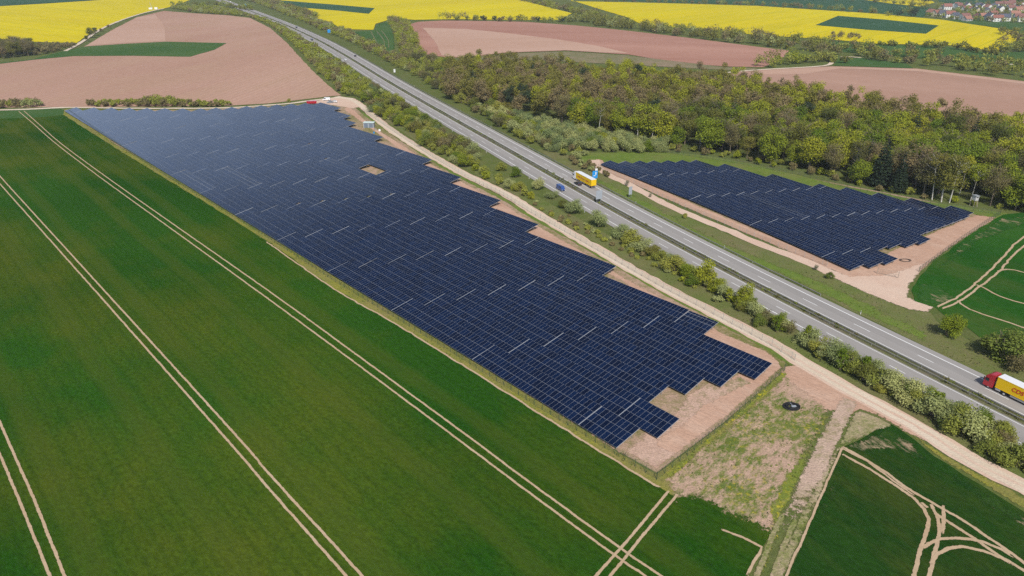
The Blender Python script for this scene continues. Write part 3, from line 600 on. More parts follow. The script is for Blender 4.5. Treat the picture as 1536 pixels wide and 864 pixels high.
# ------------------------------------------------------------------ SOLAR TABLES
MODW = 1.155; TILT = math.radians(10)
TBL = {}
def table_meshes(n, slant, miss):
    key = (n, slant, miss)
    if key in TBL: return TBL[key]
    mh = slant/3; L = n*MODW
    V, F, UV = [], [], []
    cT, sT = math.cos(TILT), math.sin(TILT)
    zl = .78
    for a in range(n):
        for b in range(3):
            if (a, b) in miss: continue
            x0, x1 = a*MODW-L/2+.008, (a+1)*MODW-L/2-.008; y0, y1 = b*mh+.008, (b+1)*mh-.008
            o = len(V)
            for zz in (0, -.04):
                for (x, y) in ((x0, y0), (x1, y0), (x1, y1), (x0, y1)):
                    V.append((x, y*cT-zz*sT, zl+y*sT+zz*cT))
            F += [(o, o+1, o+2, o+3), (o+4, o+7, o+6, o+5), (o, o+4, o+5, o+1), (o+1, o+5, o+6, o+2), (o+2, o+6, o+7, o+3), (o+3, o+7, o+4, o)]
            UV += [(a, b), (a+1, b), (a+1, b+1), (a, b+1)]+[(a+.5, b+.5)]*20
    me = bpy.data.meshes.new("module_array"); me.from_pydata(V, [], F)
    uvl = me.uv_layers.new(name="UVMap"); uvl.data.foreach_set('uv', np.array(UV, np.float32).ravel())
    me.materials.append(M_panel); me.materials.append(M_frame)
    me.polygons.foreach_set('material_index', [0, 1, 1, 1, 1, 1]*(len(F)//6)); me.update()
    m = MB()                                   # purlins, rafters and posts
    for yy in (slant*.12, slant*.37, slant*.63, slant*.88):
        m.box((0, yy*cT, zl+yy*sT-.10), (L, .06, .09))
    k = max(2, int(L/3.4))
    for i in range(k+1):
        x = -L/2+.5+(L-1)*i/k
        a = Vector((x, .3*cT, zl+.3*sT-.18)); b = Vector((x, (slant-.3)*cT, zl+(slant-.3)*sT-.18)); m.tube(a, b, .06, n=4)
        for yy in (slant*.25, slant*.75): m.tube((x, yy*cT, -.2), (x, yy*cT, zl+yy*sT-.18), .06, n=4)
    bm_ = m; me2 = bpy.data.meshes.new("support_frame"); me2.from_pydata(m.v, [], m.f); me2.materials.append(M_steel)
    me3 = []
    for sx in (-1, 1):
        e = MB(); x = sx*(L/2+.04)
        a0 = Vector((x, .0, zl)); b0 = Vector((x, slant*cT, zl+slant*sT))
        e.add([a0+Vector((-.036, 0, .012)), a0+Vector((.036, 0, .012)), b0+Vector((.036, 0, .012)), b0+Vector((-.036, 0, .012)),
               a0+Vector((-.036, 0, -.08)), a0+Vector((.036, 0, -.08)), b0+Vector((.036, 0, -.08)), b0+Vector((-.036, 0, -.08))],
              [(0, 1, 2, 3), (4, 7, 6, 5), (0, 4, 5, 1), (1, 5, 6, 2), (2, 6, 7, 3), (3, 7, 4, 0)])
        m3 = bpy.data.meshes.new("end_rail"); m3.from_pydata(e.v, [], e.f); m3.materials.append(M_alu); me3.append(m3)
    TBL[key] = (me, me2, me3); return TBL[key]
def ordn(i):
    return ["first", "second", "third", "fourth", "fifth", "sixth", "seventh", "eighth", "ninth", "tenth", "eleventh", "twelfth", "thirteenth", "fourteenth", "fifteenth", "sixteenth"][i]
def solar_table(mid, ang, n, slant, miss, label, group):
    r = empty("solar_table", (mid.x, mid.y, rnd.uniform(-.03, .03)), ang)
    a, b, c = table_meshes(n, slant, miss)
    o = bpy.data.objects.new("module_array", a); COL.objects.link(o); o.parent = r
    o.rotation_euler = (rnd.gauss(0, .006), rnd.gauss(0, .0008), 0)
    link("support_frame", b, None, r); [link("end_rail", c_, None, r) for c_ in c]
    tag(r, label, "solar panel", group); return r
def solar_rows(P0, ang, rows_, cfun, gap_of, pitch, slant, label_fn, group, holes=None, skip=None):
    rv = Vector((math.cos(ang), math.sin(ang), 0)); cv = Vector((-rv.y, rv.x, 0))
    for k, (s0, s1) in enumerate(rows_):
        edges = []; g = gap_of(k)
        j = math.ceil((s1-g)/pitch)
        segs = []
        while True:
            hi, lo = g+j*pitch, g+(j-1)*pitch
            a, b = max(lo, s0), min(hi, s1)
            if hi <= s0: break
            if b-a > 2.2: segs.append((a, b, lo, hi))
            j -= 1
        for idx, (a, b, lo, hi) in enumerate(segs):
            n = int((b-a-.1)/MODW)
            if n < 2: continue
            if b == hi: b2 = hi-.09; a2 = b2-n*MODW       # full or far part: keep its near end on the gap
            else: a2 = lo+.09; b2 = a2+n*MODW
            parts = [(a2, n, frozenset())]
            if holes: parts = holes(k, idx, a2, n)
            for (aa, nn, miss) in parts:
                m = aa+nn*MODW/2
                q0, q1 = P0+rv*aa+cv*cfun(k, aa), P0+rv*(aa+nn*MODW)+cv*cfun(k, aa+nn*MODW)
                d = q1-q0; solar_table((q0+q1)/2, math.atan2(d.y, d.x), nn, slant, miss, label_fn(k, idx), group)
c_hi = [(50.4, 16.1), (59.1, -4.1), (67.8, -47.4), (76.5, -91), (85.2, -121), (93.9, -157), (102.6, -189), (111.3, -245), (120, -287), (128.7, -302)]
rows1 = []
ends = [11.5, 15.1, 5.9, 9.7, 13.1, 16.3, -4.0, -47.0, -91.2, -121, -157, -189, -243, -285, -304, -329]
for k in range(16): rows1.append((-446+8.2*k if k < 7 else -388.6+(k-7)*4.0, ends[k]))
def holes1(k, idx, a, n):
    # gap in the tables that shows grass, and missing corner modules
    if k == 8 and idx == 3: return [(a, max(2, n-15), frozenset())] + ([(a+(n-2)*MODW, 2, frozenset())] if n > 17 else [])
    miss = set()
    if idx >= 2 and k in (2, 3, 4, 5, 6, 7, 8) and (idx*36-k*3) // 36 == HOLE_J: miss |= {(n-1, 2)}
    return [(a, n, frozenset(miss))]
HOLE_J = 4
P01 = P(866, 634.6, .7); P01 = Vector((14.0, 125.0, 0))
solar_rows(P01, math.radians(-48), rows1, lambda k, s: k*(8.82-.62*min(1, max(0, -s/400))), lambda k: .3+3.6*k, 36.0, 7.5,
           lambda k, i: f"blue solar table of the large field, {ordn(k)} row from the wheat, {ordn(i)} from near end",
           "tables of the large solar field", holes1)
P02 = P(1274, 405, .7); P02.z = 0
e2 = [.6, 2.2, 3.6, -6, -4.8, -3.5, -3.2, -8, -8.7, -9, -10, -11, -11.8, -12.4]
s2 = [-141, -137, -134, -131.5, -128.4, -125.7, -122.5, -110.4, -87.3, -67.3, -58.8, -47.4, -36.8, -22]
def c2f(k, s):
    t = min(1, max(0, -s/141)); return (6.95*k-.065*k*k+.2)*(1-t)+(6.0*k+.2)*t+2.0*math.sin(math.pi*t)
solar_rows(P02, A62, list(zip(s2, e2)), c2f, lambda k: -11.4+1.7*k, 33.66, 5.9,
           lambda k, i: f"dark solar table in the small field, {ordn(k)} row from the motorway, {ordn(i)} from near end",
           "tables of the small solar field")

# ------------------------------------------------------------------ FENCES
M_mesh = None
def meshmat():
    t = NT("wire_mesh", .6, .3); t.b.inputs["Base Color"].default_value = (.12, .14, .11, 1)
    tr = t.t.nodes.new("ShaderNodeBsdfTransparent"); mx = t.t.nodes.new("ShaderNodeMixShader"); mx.inputs[0].default_value = .15
    t.l(tr.outputs[0], mx.inputs[1]); t.l(t.b.outputs[0], mx.inputs[2]); t.l(mx.outputs[0], t.t.nodes["Material Output"].inputs[0]); return t.m
M_mesh = meshmat()
def fence(pts, spacing, h, label, matp=None, name="wire_fence", pr=.05):
    matp = matp or M_green_metal
    pts = [Vector((p.x, p.y, 0)) for p in pts]; root = empty(name, pts[0]); root.location = (pts[0].x, pts[0].y, terr(pts[0].x, pts[0].y))
    O = Vector((pts[0].x, pts[0].y, 0)); tag(root, label, "fence")
    ps = []; carry = 0
    for a, b in zip(pts[:-1], pts[1:]):
        L = (b-a).length; d = carry
        while d < L: ps.append(a.lerp(b, d/L)); d += spacing
        carry = d-L
    ps.append(pts[-1])
    V, F = [], []
    for i, p in enumerate(ps):
        z = terr(p.x, p.y); V += [(p.x-O.x, p.y-O.y, z+.05), (p.x-O.x, p.y-O.y, z+h-.05)]
        if i: F.append((2*i-2, 2*i, 2*i+1, 2*i-1))
    link("wire_mesh", np_mesh("wire_mesh", V, F), M_mesh, root)
    pm = MB().tube((0, 0, -.3), (0, 0, h), pr, n=6); me = bpy.data.meshes.new("post"); me.from_pydata(pm.v, [], pm.f); me.materials.append(matp)
    order = sorted(ps, key=lambda p: (p-Vector((0, 0, 0))).length)
    for p in order[:100]:
        o = bpy.data.objects.new("post", me); COL.objects.link(o); o.parent = root; o.location = (p.x-O.x, p.y-O.y, terr(p.x, p.y))
    if order[100:]:
        m = MB()
        for p in order[100:]: q = Vector((p.x-O.x, p.y-O.y, terr(p.x, p.y))); m.tube(q, q+Vector((0, 0, h)), pr, n=5)
        o = m.build("fence_posts", matp, root); o["kind"] = "stuff"
    return root
fl = [(104, 168), (137, 191), (191, 227), (250, 265), (307, 299), (408, 361), (500.7, 422), (584, 472), (700, 543.5), (790, 601), (834, 628), (899.5, 668), (985, 720)]
fence(PX(fl), 2.6, 2.0, "long wire fence between the large wheat field and the solar tables")
fence(PX([(985, 720), (1030, 685), (1085, 640), (1130, 601), (1177, 556)]), 2.6, 2.0, "short wire fence across the near end of the large solar field")
fence(PX([(545, 167), (600, 204), (650, 237), (700, 266.5), (757, 295.5), (800, 322), (850, 350), (925, 393), (994, 432.5), (1046, 459.5), (1098, 487), (1150, 515), (1192, 541)]), 3.4, 2.0, "long wire fence along the pale gravel service road", M_steel)
fence(PX([(897, 252), (942, 272), (994, 298), (1046, 321), (1098, 342), (1136, 358), (1201, 384), (1240, 400)]), 3.6, 2.0, "wire fence between the gravel path and the small solar field", M_steel)
fence(PX([(1500, 322), (1480, 335), (1440, 362), (1402, 390), (1378, 408)]), 2.6, 2.0, "green wire fence beside the wheat at the end of the small solar field")
fence(PX([(1000, 229), (1100, 244), (1200, 263), (1300, 290), (1400, 309), (1500, 322)]), 3.0, 2.0, "green wire fence between the small solar field and the forest")
def gate(px, py, rz, label):
    r = empty("field_gate", P(px, py), rz); tag(r, label, "gate")
    for s in (-1, 1):
        MB().box((s*3.0, 0, 1.1), (.12, .12, 2.2)).build("post", M_wood, r)
        g = MB()
        for z in (.3, 1.1, 1.9): g.box((s*1.5, 0, z), (2.8, .05, .06))
        for i in range(5): g.box((s*(.15+i*.68), 0, 1.1), (.04, .05, 1.6))
        g.build("gate_leaf", M_wood, r)
gate(1331, 414, math.radians(-35), "brown two-leaf gate at the near corner of the small solar field")

# ------------------------------------------------------------------ GUARD RAILS, POSTS, SIGNS
def guardrail(i0, i1, off, label):
    pts = MW[i0:i1]; O = pts[0]; r = empty("guard_rail", (O.x, O.y, terr(O.x, O.y))); tag(r, label, "guardrail")
    V, F = [], []
    for i, p in enumerate(pts):
        t = (MW[min(len(MW)-1, i0+i+1)]-MW[max(0, i0+i-1)]).normalized(); n = Vector((-t.y, t.x, 0))*SGN; q = p+n*off
        z = terr(q.x, q.y)-terr(O.x, O.y)
        for dn, dz in ((-.04, .45), (-.04, .77), (.04, .77), (.04, .45)): V.append((q.x-O.x+n.x*dn, q.y-O.y+n.y*dn, z+dz))
        if i:
            a = 4*i-4; b = 4*i
            for e in range(4): F.append((a+e, b+e, b+(e+1) % 4, a+(e+1) % 4))
    link("rail", np_mesh("rail", V, F), M_rail, r)
    pm = MB().box((0, 0, .3), (.1, .12, .75)); me = bpy.data.meshes.new("post"); me.from_pydata(pm.v, [], pm.f); me.materials.append(M_steel)
    qs = []
    for i, p in enumerate(pts):
        t = (MW[min(len(MW)-1, i0+i+1)]-MW[max(0, i0+i-1)]).normalized(); n = Vector((-t.y, t.x, 0))*SGN; q = p+n*(off)
        qs.append((q.length, q))
    qs.sort(key=lambda a: a[0])
    for _, q in qs[:70]:
        o = bpy.data.objects.new("post", me); COL.objects.link(o); o.parent = r; o.location = (q.x-O.x, q.y-O.y, terr(q.x, q.y)-terr(O.x, O.y))
NM = len(MW)
guardrail(60, NM-8, .7, "grey steel guard rail in the median on the far carriageway side")
guardrail(60, NM-8, -.7, "grey steel guard rail in the median on the near carriageway side")
guardrail(int(NM*.62), NM-22, 11.4, "grey guard rail on the outer shoulder beside the small solar field")
cnt = 0
for i in range(40, NM-4, 8):
    for side in (1, -1):
        t = (MW[i+1]-MW[i-1]).normalized(); n = Vector((-t.y, t.x, 0))*SGN; q = MW[i]+n*11.9*side
        r = empty("delineator_post", (q.x, q.y, terr(q.x, q.y)), math.atan2(t.y, t.x))
        if cnt == 0:
            a_ = MB().box((0, 0, .55), (.14, .12, 1.15)).build("post", M_whitep, r); b_ = MB().box((0, 0, .86), (.15, .13, .2)).build("band", M_black, r); DP = (a_.data, b_.data)
        else: link("post", DP[0], None, r); link("band", DP[1], None, r)
        cnt += 1
        tag(r, "small white delineator post on the verge beside the " + ("far" if side > 0 else "near") + " carriageway", "marker post", "marker posts along the motorway")
def sign(px, py, w, h, up, face, label, rz=None, back=M_grey):
    p = P(px, py); q, t, n = near_m(p); r = empty("road_sign", p, (math.atan2(-t.y, -t.x) if rz is None else rz)); tag(r, label, "road sign")
    # local x points along travel direction away from the camera
    for s in (-1, 1) if w > 1.2 else (0,):
        MB().tube((.06, s*w*.3, -.1), (.06, s*w*.3, up+h), .06, n=8).build("post", M_steel, r)
    MB().box((0, 0, up+h/2), (.05, w, h)).build("sign_panel", [face], r)
    MB().box((.035, 0, up+h/2), (.02, w*.98, h*.98)).build("panel_back", back, r)
    return r
s_ = sign(892, 272, 2.6, 3.4, 1.4, M_signblue, "bright blue motorway sign with white symbol behind the yellow truck")
MB().box((-.04, -.4, 3.6), (.03, .5, 1.2)).box((-.04, .3, 2.6), (.03, 1.0, .3)).build("symbol", M_whitep, s_)
MB().box((0, -.6, 5.3), (.05, 1.2, .9)).build("number_plate", M_whitep, s_)
sign(945, 297, 1.6, 3.4, 1.5, M_grey, "tall narrow grey sign panel on the far verge, beside the gravel path")
sign(898, 305, 2.8, 3.6, 1.8, M_grey, "large pale grey sign standing in the median", back=M_alu)
sign(369, 12, 3.4, 4.0, 3.0, M_signblue, "small blue sign where the motorway leaves the photo at the top left")
sign(494, 52, 3.4, 3.6, 2.2, M_signblue, "distant blue motorway sign on the far verge by the hedge")
sign(592, 110, 1.6, 2.6, .8, M_whitep, "white upright sign panel on the grassy far verge", back=M_whitep)

# ------------------------------------------------------------------ VEHICLES
def wheel(r, x, y, rad=.5, w=.3):
    o = MB().tube((x, y-w/2, rad), (x, y+w/2, rad), rad, n=20).build("wheel", M_black, r)
    MB().tube((x, y-w/2-.012, rad), (x, y+w/2+.012, rad), rad*.5, n=12).build("rim", M_alu, o)
def semi_truck(loc, rz, cabm, trailm, label, words=None, stripe=None):
    """local x forward; front bumper at x=0"""
    r = empty("articulated_truck", loc, rz); tag(r, label, "truck")
    prof = [(-.0, .45), (.0, 1.7), (-.25, 2.9), (-.55, 3.35), (-1.2, 3.75), (-2.2, 3.8), (-2.25, .6), (-1.9, .45)]
    MB().prism(prof, -1.24, 1.24).build("cab", cabm, r, bevel=.08)
    MB().add([(.015, -1.05, 1.75), (.015, 1.05, 1.75), (-.245, 1.0, 2.85), (-.245, -1.0, 2.85)], [(0, 1, 2, 3)]).build("windscreen", M_glassd, r, loc=(.03, 0, 0))
    for s in (-1, 1):
        MB().add([(-.25, s*1.26, 1.8), (-1.15, s*1.26, 1.75), (-1.15, s*1.26, 2.6), (-.4, s*1.26, 2.6)], [(0, 1, 2, 3)]).build("side_window", M_glassd, r)
        MB().box((-.1, s*1.45, 2.3), (.15, .2, .75)).build("mirror", M_black, r)
        MB().box((.02, s*.9, .85), (.06, .4, .22)).build("headlight", M_whitep, r)
        MB().tube((-2.9, s*.9, .75), (-4.0, s*.9, .75), .34, n=12).build("fuel_tank", M_alu, r)
    MB().box((.02, 0, 1.2), (.05, 1.5, .5)).build("grille", M_black, r)
    MB().box((-3.8, 0, .85), (5.2, .9, .25)).build("chassis", M_black, r)
    tr = MB().box((-9.55, 0, 2.55), (13.6, 2.5, 2.65)).build("trailer_body", trailm, r, bevel=.03)
    MB().box((-9.55, 0, 3.92), (13.62, 2.52, .07)).build("trailer_roof", M_whitep, tr)
    fr = MB()
    for s in (-1, 1): fr.box((-9.55, s*1.27, 1.2), (13.62, .05, .12)).box((-9.55, s*1.27, 3.85), (13.62, .05, .1))
    for x in (-2.76, -16.34): fr.box((x, 0, 2.55), (.06, 2.54, .1))
    fr.build("trailer_trim", trailm, tr)
    MB().box((-9.5, 0, 1.05), (13.2, 1.1, .25)).build("trailer_chassis", M_black, r)
    sk = MB()
    for s in (-1, 1): sk.box((-8.5, s*1.15, .8), (4.6, .05, .5))
    sk.build("side_guard", M_steel, r)
    MB().box((-16.4, 0, .75), (.08, 2.4, .15)).build("bumper", M_steel, r)
    for s in (-1, 1):
        for x in (-1.35, -4.9, -12.2, -13.5, -14.8): wheel(r, x, s*1.02, .5, .34)
        MB().box((-16.38, s*1.0, .98), (.05, .35, .15)).build("tail_light", M_red, r)
    if words:
        for txt, x, size, m in words:
            cu = bpy.data.curves.new("lettering", 'FONT'); cu.body = txt; cu.size = size; cu.extrude = .01; cu.offset = size*.018; cu.shear = .15
            to = bpy.data.objects.new("lettering_src", cu); COL.objects.link(to)
            bpy.context.view_layer.update()
            me = bpy.data.meshes.new_from_object(to.evaluated_get(bpy.context.evaluated_depsgraph_get()))
            bpy.data.objects.remove(to)
            o = link("lettering", me, m, tr)
            # on the left flank (local +y), read from outside: letters run towards -x
            o.matrix_local = Matrix.Translation((x, 1.30, 2.15)) @ Matrix.Rotation(math.pi, 4, 'Z') @ Matrix.Rotation(math.pi/2, 4, 'X')
    if stripe:
        b = MB()
        xx = -4.0
        rr = random.Random(3)
        while xx > -15:
            w = rr.uniform(.25, .5); b.box((xx, 1.265, 2.45+.02*rr.random()), (w, .02, rr.uniform(.35, .55))); xx -= w+rr.choice([.12, .12, .5])
        b.build("lettering", M_red, tr)
    return r
def place_road(px, py, off, side=1):
    q, t, n = near_m(P(px, py)); p = q+n*off
    d = -t if side > 0 else t
    return Vector((p.x, p.y, .12+terr(p.x, p.y))), math.atan2(d.y, d.x)
M_redtxt = plain("red_lettering", (.55, .03, .02), .5); M_greytxt = plain("grey_lettering", (.35, .33, .25), .5)
l, a = place_road(1474, 578, 6.9); semi_truck(l, a, M_red, M_yellow, "red-cabbed truck with yellow CDS trailer at the right edge", [("CDS", -6.1, 1.35, M_redtxt), ("N", -10.6, 1.1, M_greytxt)])
l, a = place_road(849, 270, 6.9); semi_truck(l, a, M_whitep, M_yellow, "white-cabbed truck with yellow trailer passing the small solar field", None, True)
CARP = {}
def car(loc, rz, paint, label, kind="car"):
    r = empty({"car": "passenger_car", "van": "van"}[kind], loc, rz); tag(r, label, kind)
    if kind == "car":
        prof = [(2.15, .35), (2.2, .65), (2.0, .82), (1.0, .95), (.3, 1.42), (-1.1, 1.46), (-1.75, 1.05), (-2.15, .98), (-2.2, .4)]
        win = [(.95, .97), (.33, 1.36), (-1.05, 1.40), (-1.65, 1.04)]; wr = .33
    else:
        prof = [(2.5, .35), (2.55, .95), (2.2, 1.2), (1.55, 1.95), (1.2, 2.1), (-2.4, 2.1), (-2.5, .4)]
        win = [(2.05, 1.25), (1.5, 1.85), (.4, 1.85), (.4, 1.25)]; wr = .36
    MB().prism(prof, -.88, .88).build("body", paint, r, bevel=.07)
    MB().prism(win, -.895, .895).build("window", M_glassd, r)
    a, b = win[0], win[1]
    dx, dz = (b[0]-a[0]), (b[1]-a[1]); L = math.hypot(dx, dz); nx, nz = dz/L*.05, -dx/L*.05
    MB().add([(a[0]+nx*.9, -.74, a[1]+nz), (a[0]+nx*.9, .74, a[1]+nz), (b[0]+nx, .68, b[1]+nz), (b[0]+nx, -.68, b[1]+nz)], [(0, 1, 2, 3)]).build("windscreen", M_glassd, r)
    for x in (1.35, -1.35):
        for s in (-1, 1): wheel(r, x, s*.78, wr, .22)
    for s in (-1, 1):
        MB().box((prof[1][0]-.04, s*.62, .68), (.1, .34, .14)).build("headlight", M_whitep, r)
        MB().box((prof[-1][0]+.02, s*.66, .8), (.08, .28, .16)).build("tail_light", M_red, r)
    return r
for (px, py, off, side, m, kind, lab) in [
    (855, 279, 3.5, 1, M_dark, "car", "black car overtaking the yellow truck"),
    (835, 286, -6.9, -1, M_blue, "van", "blue van on the near carriageway, opposite the yellow truck"),
    (532, 85, 6.9, 1, M_dark, "car", "dark car on the far carriageway, level with the white van below the hedge"),
    (514, 91, -6.9, -1, M_whitep, "car", "small white car on the near carriageway beside the bushes"),
    (470, 61, -6.9, -1, M_dark, "van", "dark van on the near carriageway before the distant bend"),
    (454, 42, 4.5, 1, M_dark, "van", "dark van on the far carriageway near the distant bend"),
    (327, 4, 6.9, 1, M_whitep, "van", "white van at the top left where the motorway leaves the photo")]:
    l, a = place_road(px, py, off, side); car(l, a, m, lab, kind)
def park(px, py, rz, m, kind, lab):
    p = P(px, py); p.z = .06; car(p, rz, m, lab, kind)
park(490, 151, math.radians(185), M_whitep, "van", "white van parked at the far corner of the large solar field")
park(501, 154, math.radians(190), M_whitep, "car", "white car parked beside the white van at the far corner")
park(495, 154.5, math.radians(200), M_grey, "car", "grey car parked between the two white vehicles")
# red trailer, white cabin, barrel, crates
p = P(468, 157); r = empty("tipping_trailer", p, math.radians(10)); tag(r, "red farm trailer standing at the back edge of the large solar field", "trailer")
MB().prism([(-3.0, 1.0), (3.0, 1.0), (3.3, 2.5), (-3.3, 2.5)], -1.2, 1.2).build("load_bed", M_red, r, bevel=.04)
MB().box((0, 0, .85), (5.8, .9, .2)).box((4.0, 0, .8), (2.2, .15, .12)).build("chassis", M_red, r)
for x in (-1.2, .1):
    for s in (-1, 1): wheel(r, x, s*1.0, .45, .3)
p = P(554, 191); r = empty("transformer_cabin", p, math.radians(-4)); tag(r, "pale cabin with grey open front beside the service road", "cabin")
MB().box((0, 0, 1.45), (6.0, 2.8, 2.9)).build("wall", M_grey, r, bevel=.03)
MB().prism([(-3.2, 2.9), (3.2, 2.9), (3.2, 3.05), (-3.2, 3.05)], -1.7, 1.7).build("roof", plain("pale_green_roof", (.62, .74, .68), .5), r)
MB().box((-3.03, 0, 1.45), (.06, 2.7, 2.8)).build("side_wall", M_whitep, r)
for x in (-1.5, 1.4): MB().box((x, -1.42, 1.3), (2.2, .06, 2.3)).build("door", plain("slate_door", (.16, .2, .25), .5), r)
r = MB().tube((0, 0, 0), (0, 0, .9), .45, n=16).build("blue_barrel", plain("barrel_blue", (.03, .28, .62), .4), None, P(561, 200), 0, bevel=.03); tag(r, "blue barrel on the soil below the pale cabin", "barrel")
r = MB().box((0, 0, .5), (1.2, 1.0, 1.0)).box((0, 0, 1.04), (1.3, 1.1, .08)).build("wooden_crate", M_wood, None, P(563, 195.5), .3, bevel=.02); tag(r, "wooden crate next to the blue barrel", "crate")
r = MB().box((0, 0, .6), (1.2, 1.2, 1.2)).build("bulk_bag", M_whitep, None, P(569.5, 197), .2, bevel=.2); tag(r, "white bulk bag beside the service road, right of the crate", "bag")
# black coil of pipe
p = P(1187, 611)
r = empty("pipe_coil", p, .2); tag(r, "black coil of pipe lying on the bare soil by the junction", "pipe coil")
V = []; F = []; n1 = 620; n2 = 7
for i in range(n1):
    a = i/n1*2*math.pi*22; R = 1.15+.42*math.sin(i*.115)+.1*math.sin(i*.037); zc = .14+.38*(.5+.5*math.cos(i*.115))*(.5+.5*math.sin(i*.02))+.05*math.sin(i*.5)
    for j in range(n2):
        b = 2*math.pi*j/n2; rr = .085
        V.append(((R+rr*math.cos(b))*math.cos(a)*1.15, (R+rr*math.cos(b))*math.sin(a)*.9, zc+rr*math.sin(b)))
    if i:
        for j in range(n2): F.append(((i-1)*n2+j, (i-1)*n2+(j+1) % n2, i*n2+(j+1) % n2, i*n2+j))
link("pipe", np_mesh("pipe", V, F), M_black, r)
MB().box((.3, -.35, .35), (1.1, .5, .5)).box((.1, .3, .6), (.12, 1.2, .1)).build("coupling_box", M_grey, r, bevel=.03)
p = P(1358, 391); V = []; F = []
for i in range(120):
    a = i/120*2*math.pi*2.6; R = 1.3+.25*math.sin(i*.1)
    for j in range(6):
        b = 2*math.pi*j/6; V.append(((R+.06*math.cos(b))*math.cos(a)*1.3, (R+.06*math.cos(b))*math.sin(a)*.8, .1+.002*i+.06*math.sin(b)))
    if i:
        for j in range(6): F.append(((i-1)*6+j, (i-1)*6+(j+1) % 6, i*6+(j+1) % 6, i*6+j))
o = link("cable_loop", np_mesh("cable_loop", V, F), M_black, None, p); tag(o, "loose loops of black cable at the near corner of the small solar field", "cable")
# hunting stand
p = P(1460, 309); r = empty("hunting_stand", p, .3); tag(r, "grey wooden hunting stand on legs at the forest edge", "hunting stand")
MB().box((0, 0, 3.4), (1.6, 1.6, 1.9)).build("cabin", plain("pale_boards", (.5, .5, .5), .7, .2, 0, .2), r)
MB().prism([(-1, 4.36), (1, 4.36), (1, 4.45), (-1, 4.6)], -1, 1).build("roof", M_grey, r)
MB().box((0, -.81, 3.8), (1.0, .04, .35)).build("window", M_glassd, r)
for sx in (-1, 1):
    for sy in (-1, 1): MB().tube((sx*1.0, sy*1.0, 0), (sx*.7, sy*.7, 2.5), .08, n=6).build("leg", M_wood, r)
ld = MB().tube((-.25, -1.7, 0), (-.25, -.85, 2.6), .04, n=5).tube((.25, -1.7, 0), (.25, -.85, 2.6), .04, n=5)
for i in range(7): ld.tube((-.25, -1.6+.11*i, .3+.34*i), (.25, -1.6+.11*i, .3+.34*i), .03, n=5)
ld.build("ladder", M_wood, r)
# white machine with mast by the yellow field
p = P(231, 14.5); r = empty("mast_trailer", p, .2); tag(r, "small white trailers with a mast at the edge of the yellow field", "trailer")
MB().box((-5, 0, 2), (6, 4, 3)).build("body", M_whitep, r, bevel=.2); MB().box((4, 0, 2.2), (5, 4, 3.6)).build("tank", M_whitep, r, bevel=.3)
MB().tube((-3, 0, 3), (-5, 0, 13), .4, .25).build("mast", M_alu, r)

# ------------------------------------------------------------------ VILLAGE
WALLC = [("white", plain("white_render", (.75, .74, .7), .8)), ("cream", plain("cream_render", (.66, .58, .42), .8)), ("grey", plain("grey_render", (.45, .44, .42), .8))]
ROOFC = [("red", plain("red_tiles", (.27, .12, .09), .8, .2, 0, .15)), ("brown", plain("brown_tiles", (.22, .11, .09), .8, .2, 0, .15)), ("slate", plain("slate_roof", (.09, .10, .13), .7, .2, 0, .15)), ("orange", plain("orange_tiles", (.34, .17, .12), .8, .2, 0, .15))]
def house(px, py, w, d, h, rz, wi, ri, two):
    p = P(px, py); r = empty("house", p, rz); rh = d*.42
    MB().add([(-w/2, -d/2, 0), (w/2, -d/2, 0), (w/2, d/2, 0), (-w/2, d/2, 0), (-w/2, -d/2, h), (w/2, -d/2, h), (w/2, d/2, h), (-w/2, d/2, h), (-w/2, 0, h+rh), (w/2, 0, h+rh)],
             [(0, 1, 5, 4), (2, 3, 7, 6), (1, 2, 6, 9, 5), (3, 0, 4, 8, 7)]).build("wall", WALLC[wi][1], r)
    o = .5; e = .25; k = rh/(d/2)
    rf = MB()
    for s in (-1, 1):
        y1 = s*(d/2+o); z1 = h-o*k+.12
        rf.add([(-w/2-o, 0, h+rh+.12), (w/2+o, 0, h+rh+.12), (w/2+o, y1, z1), (-w/2-o, y1, z1), (-w/2-o, 0, h+rh+.12+e), (w/2+o, 0, h+rh+.12+e), (w/2+o, y1, z1+e), (-w/2-o, y1, z1+e)],
               [(0, 1, 2, 3), (4, 7, 6, 5), (0, 4, 5, 1), (1, 5, 6, 2), (2, 6, 7, 3), (3, 7, 4, 0)])
    rfo = rf.build("roof", ROOFC[ri][1], r)
    MB().box((w*.2, d*.1, h+rh+.5), (.9, .9, 1.8)).build("chimney", ROOFC[1][1], rfo)
    for s in (-1, 1):
        for i in range(3):
            for f in range(2 if two else 1):
                MB().box((-w*.3+i*w*.3, s*(d/2+.01), 1.7+2.9*f), (1.3, .06, 1.4)).build("window", M_glassd, r)
    tag(r, f"{WALLC[wi][0]} {'two-storey' if two else 'low'} house with {ROOFC[ri][0]} roof in the distant village", "house", f"{WALLC[wi][0]} {'tall' if two else 'low'} village houses with {ROOFC[ri][0]} roofs")
rv = random.Random(11)
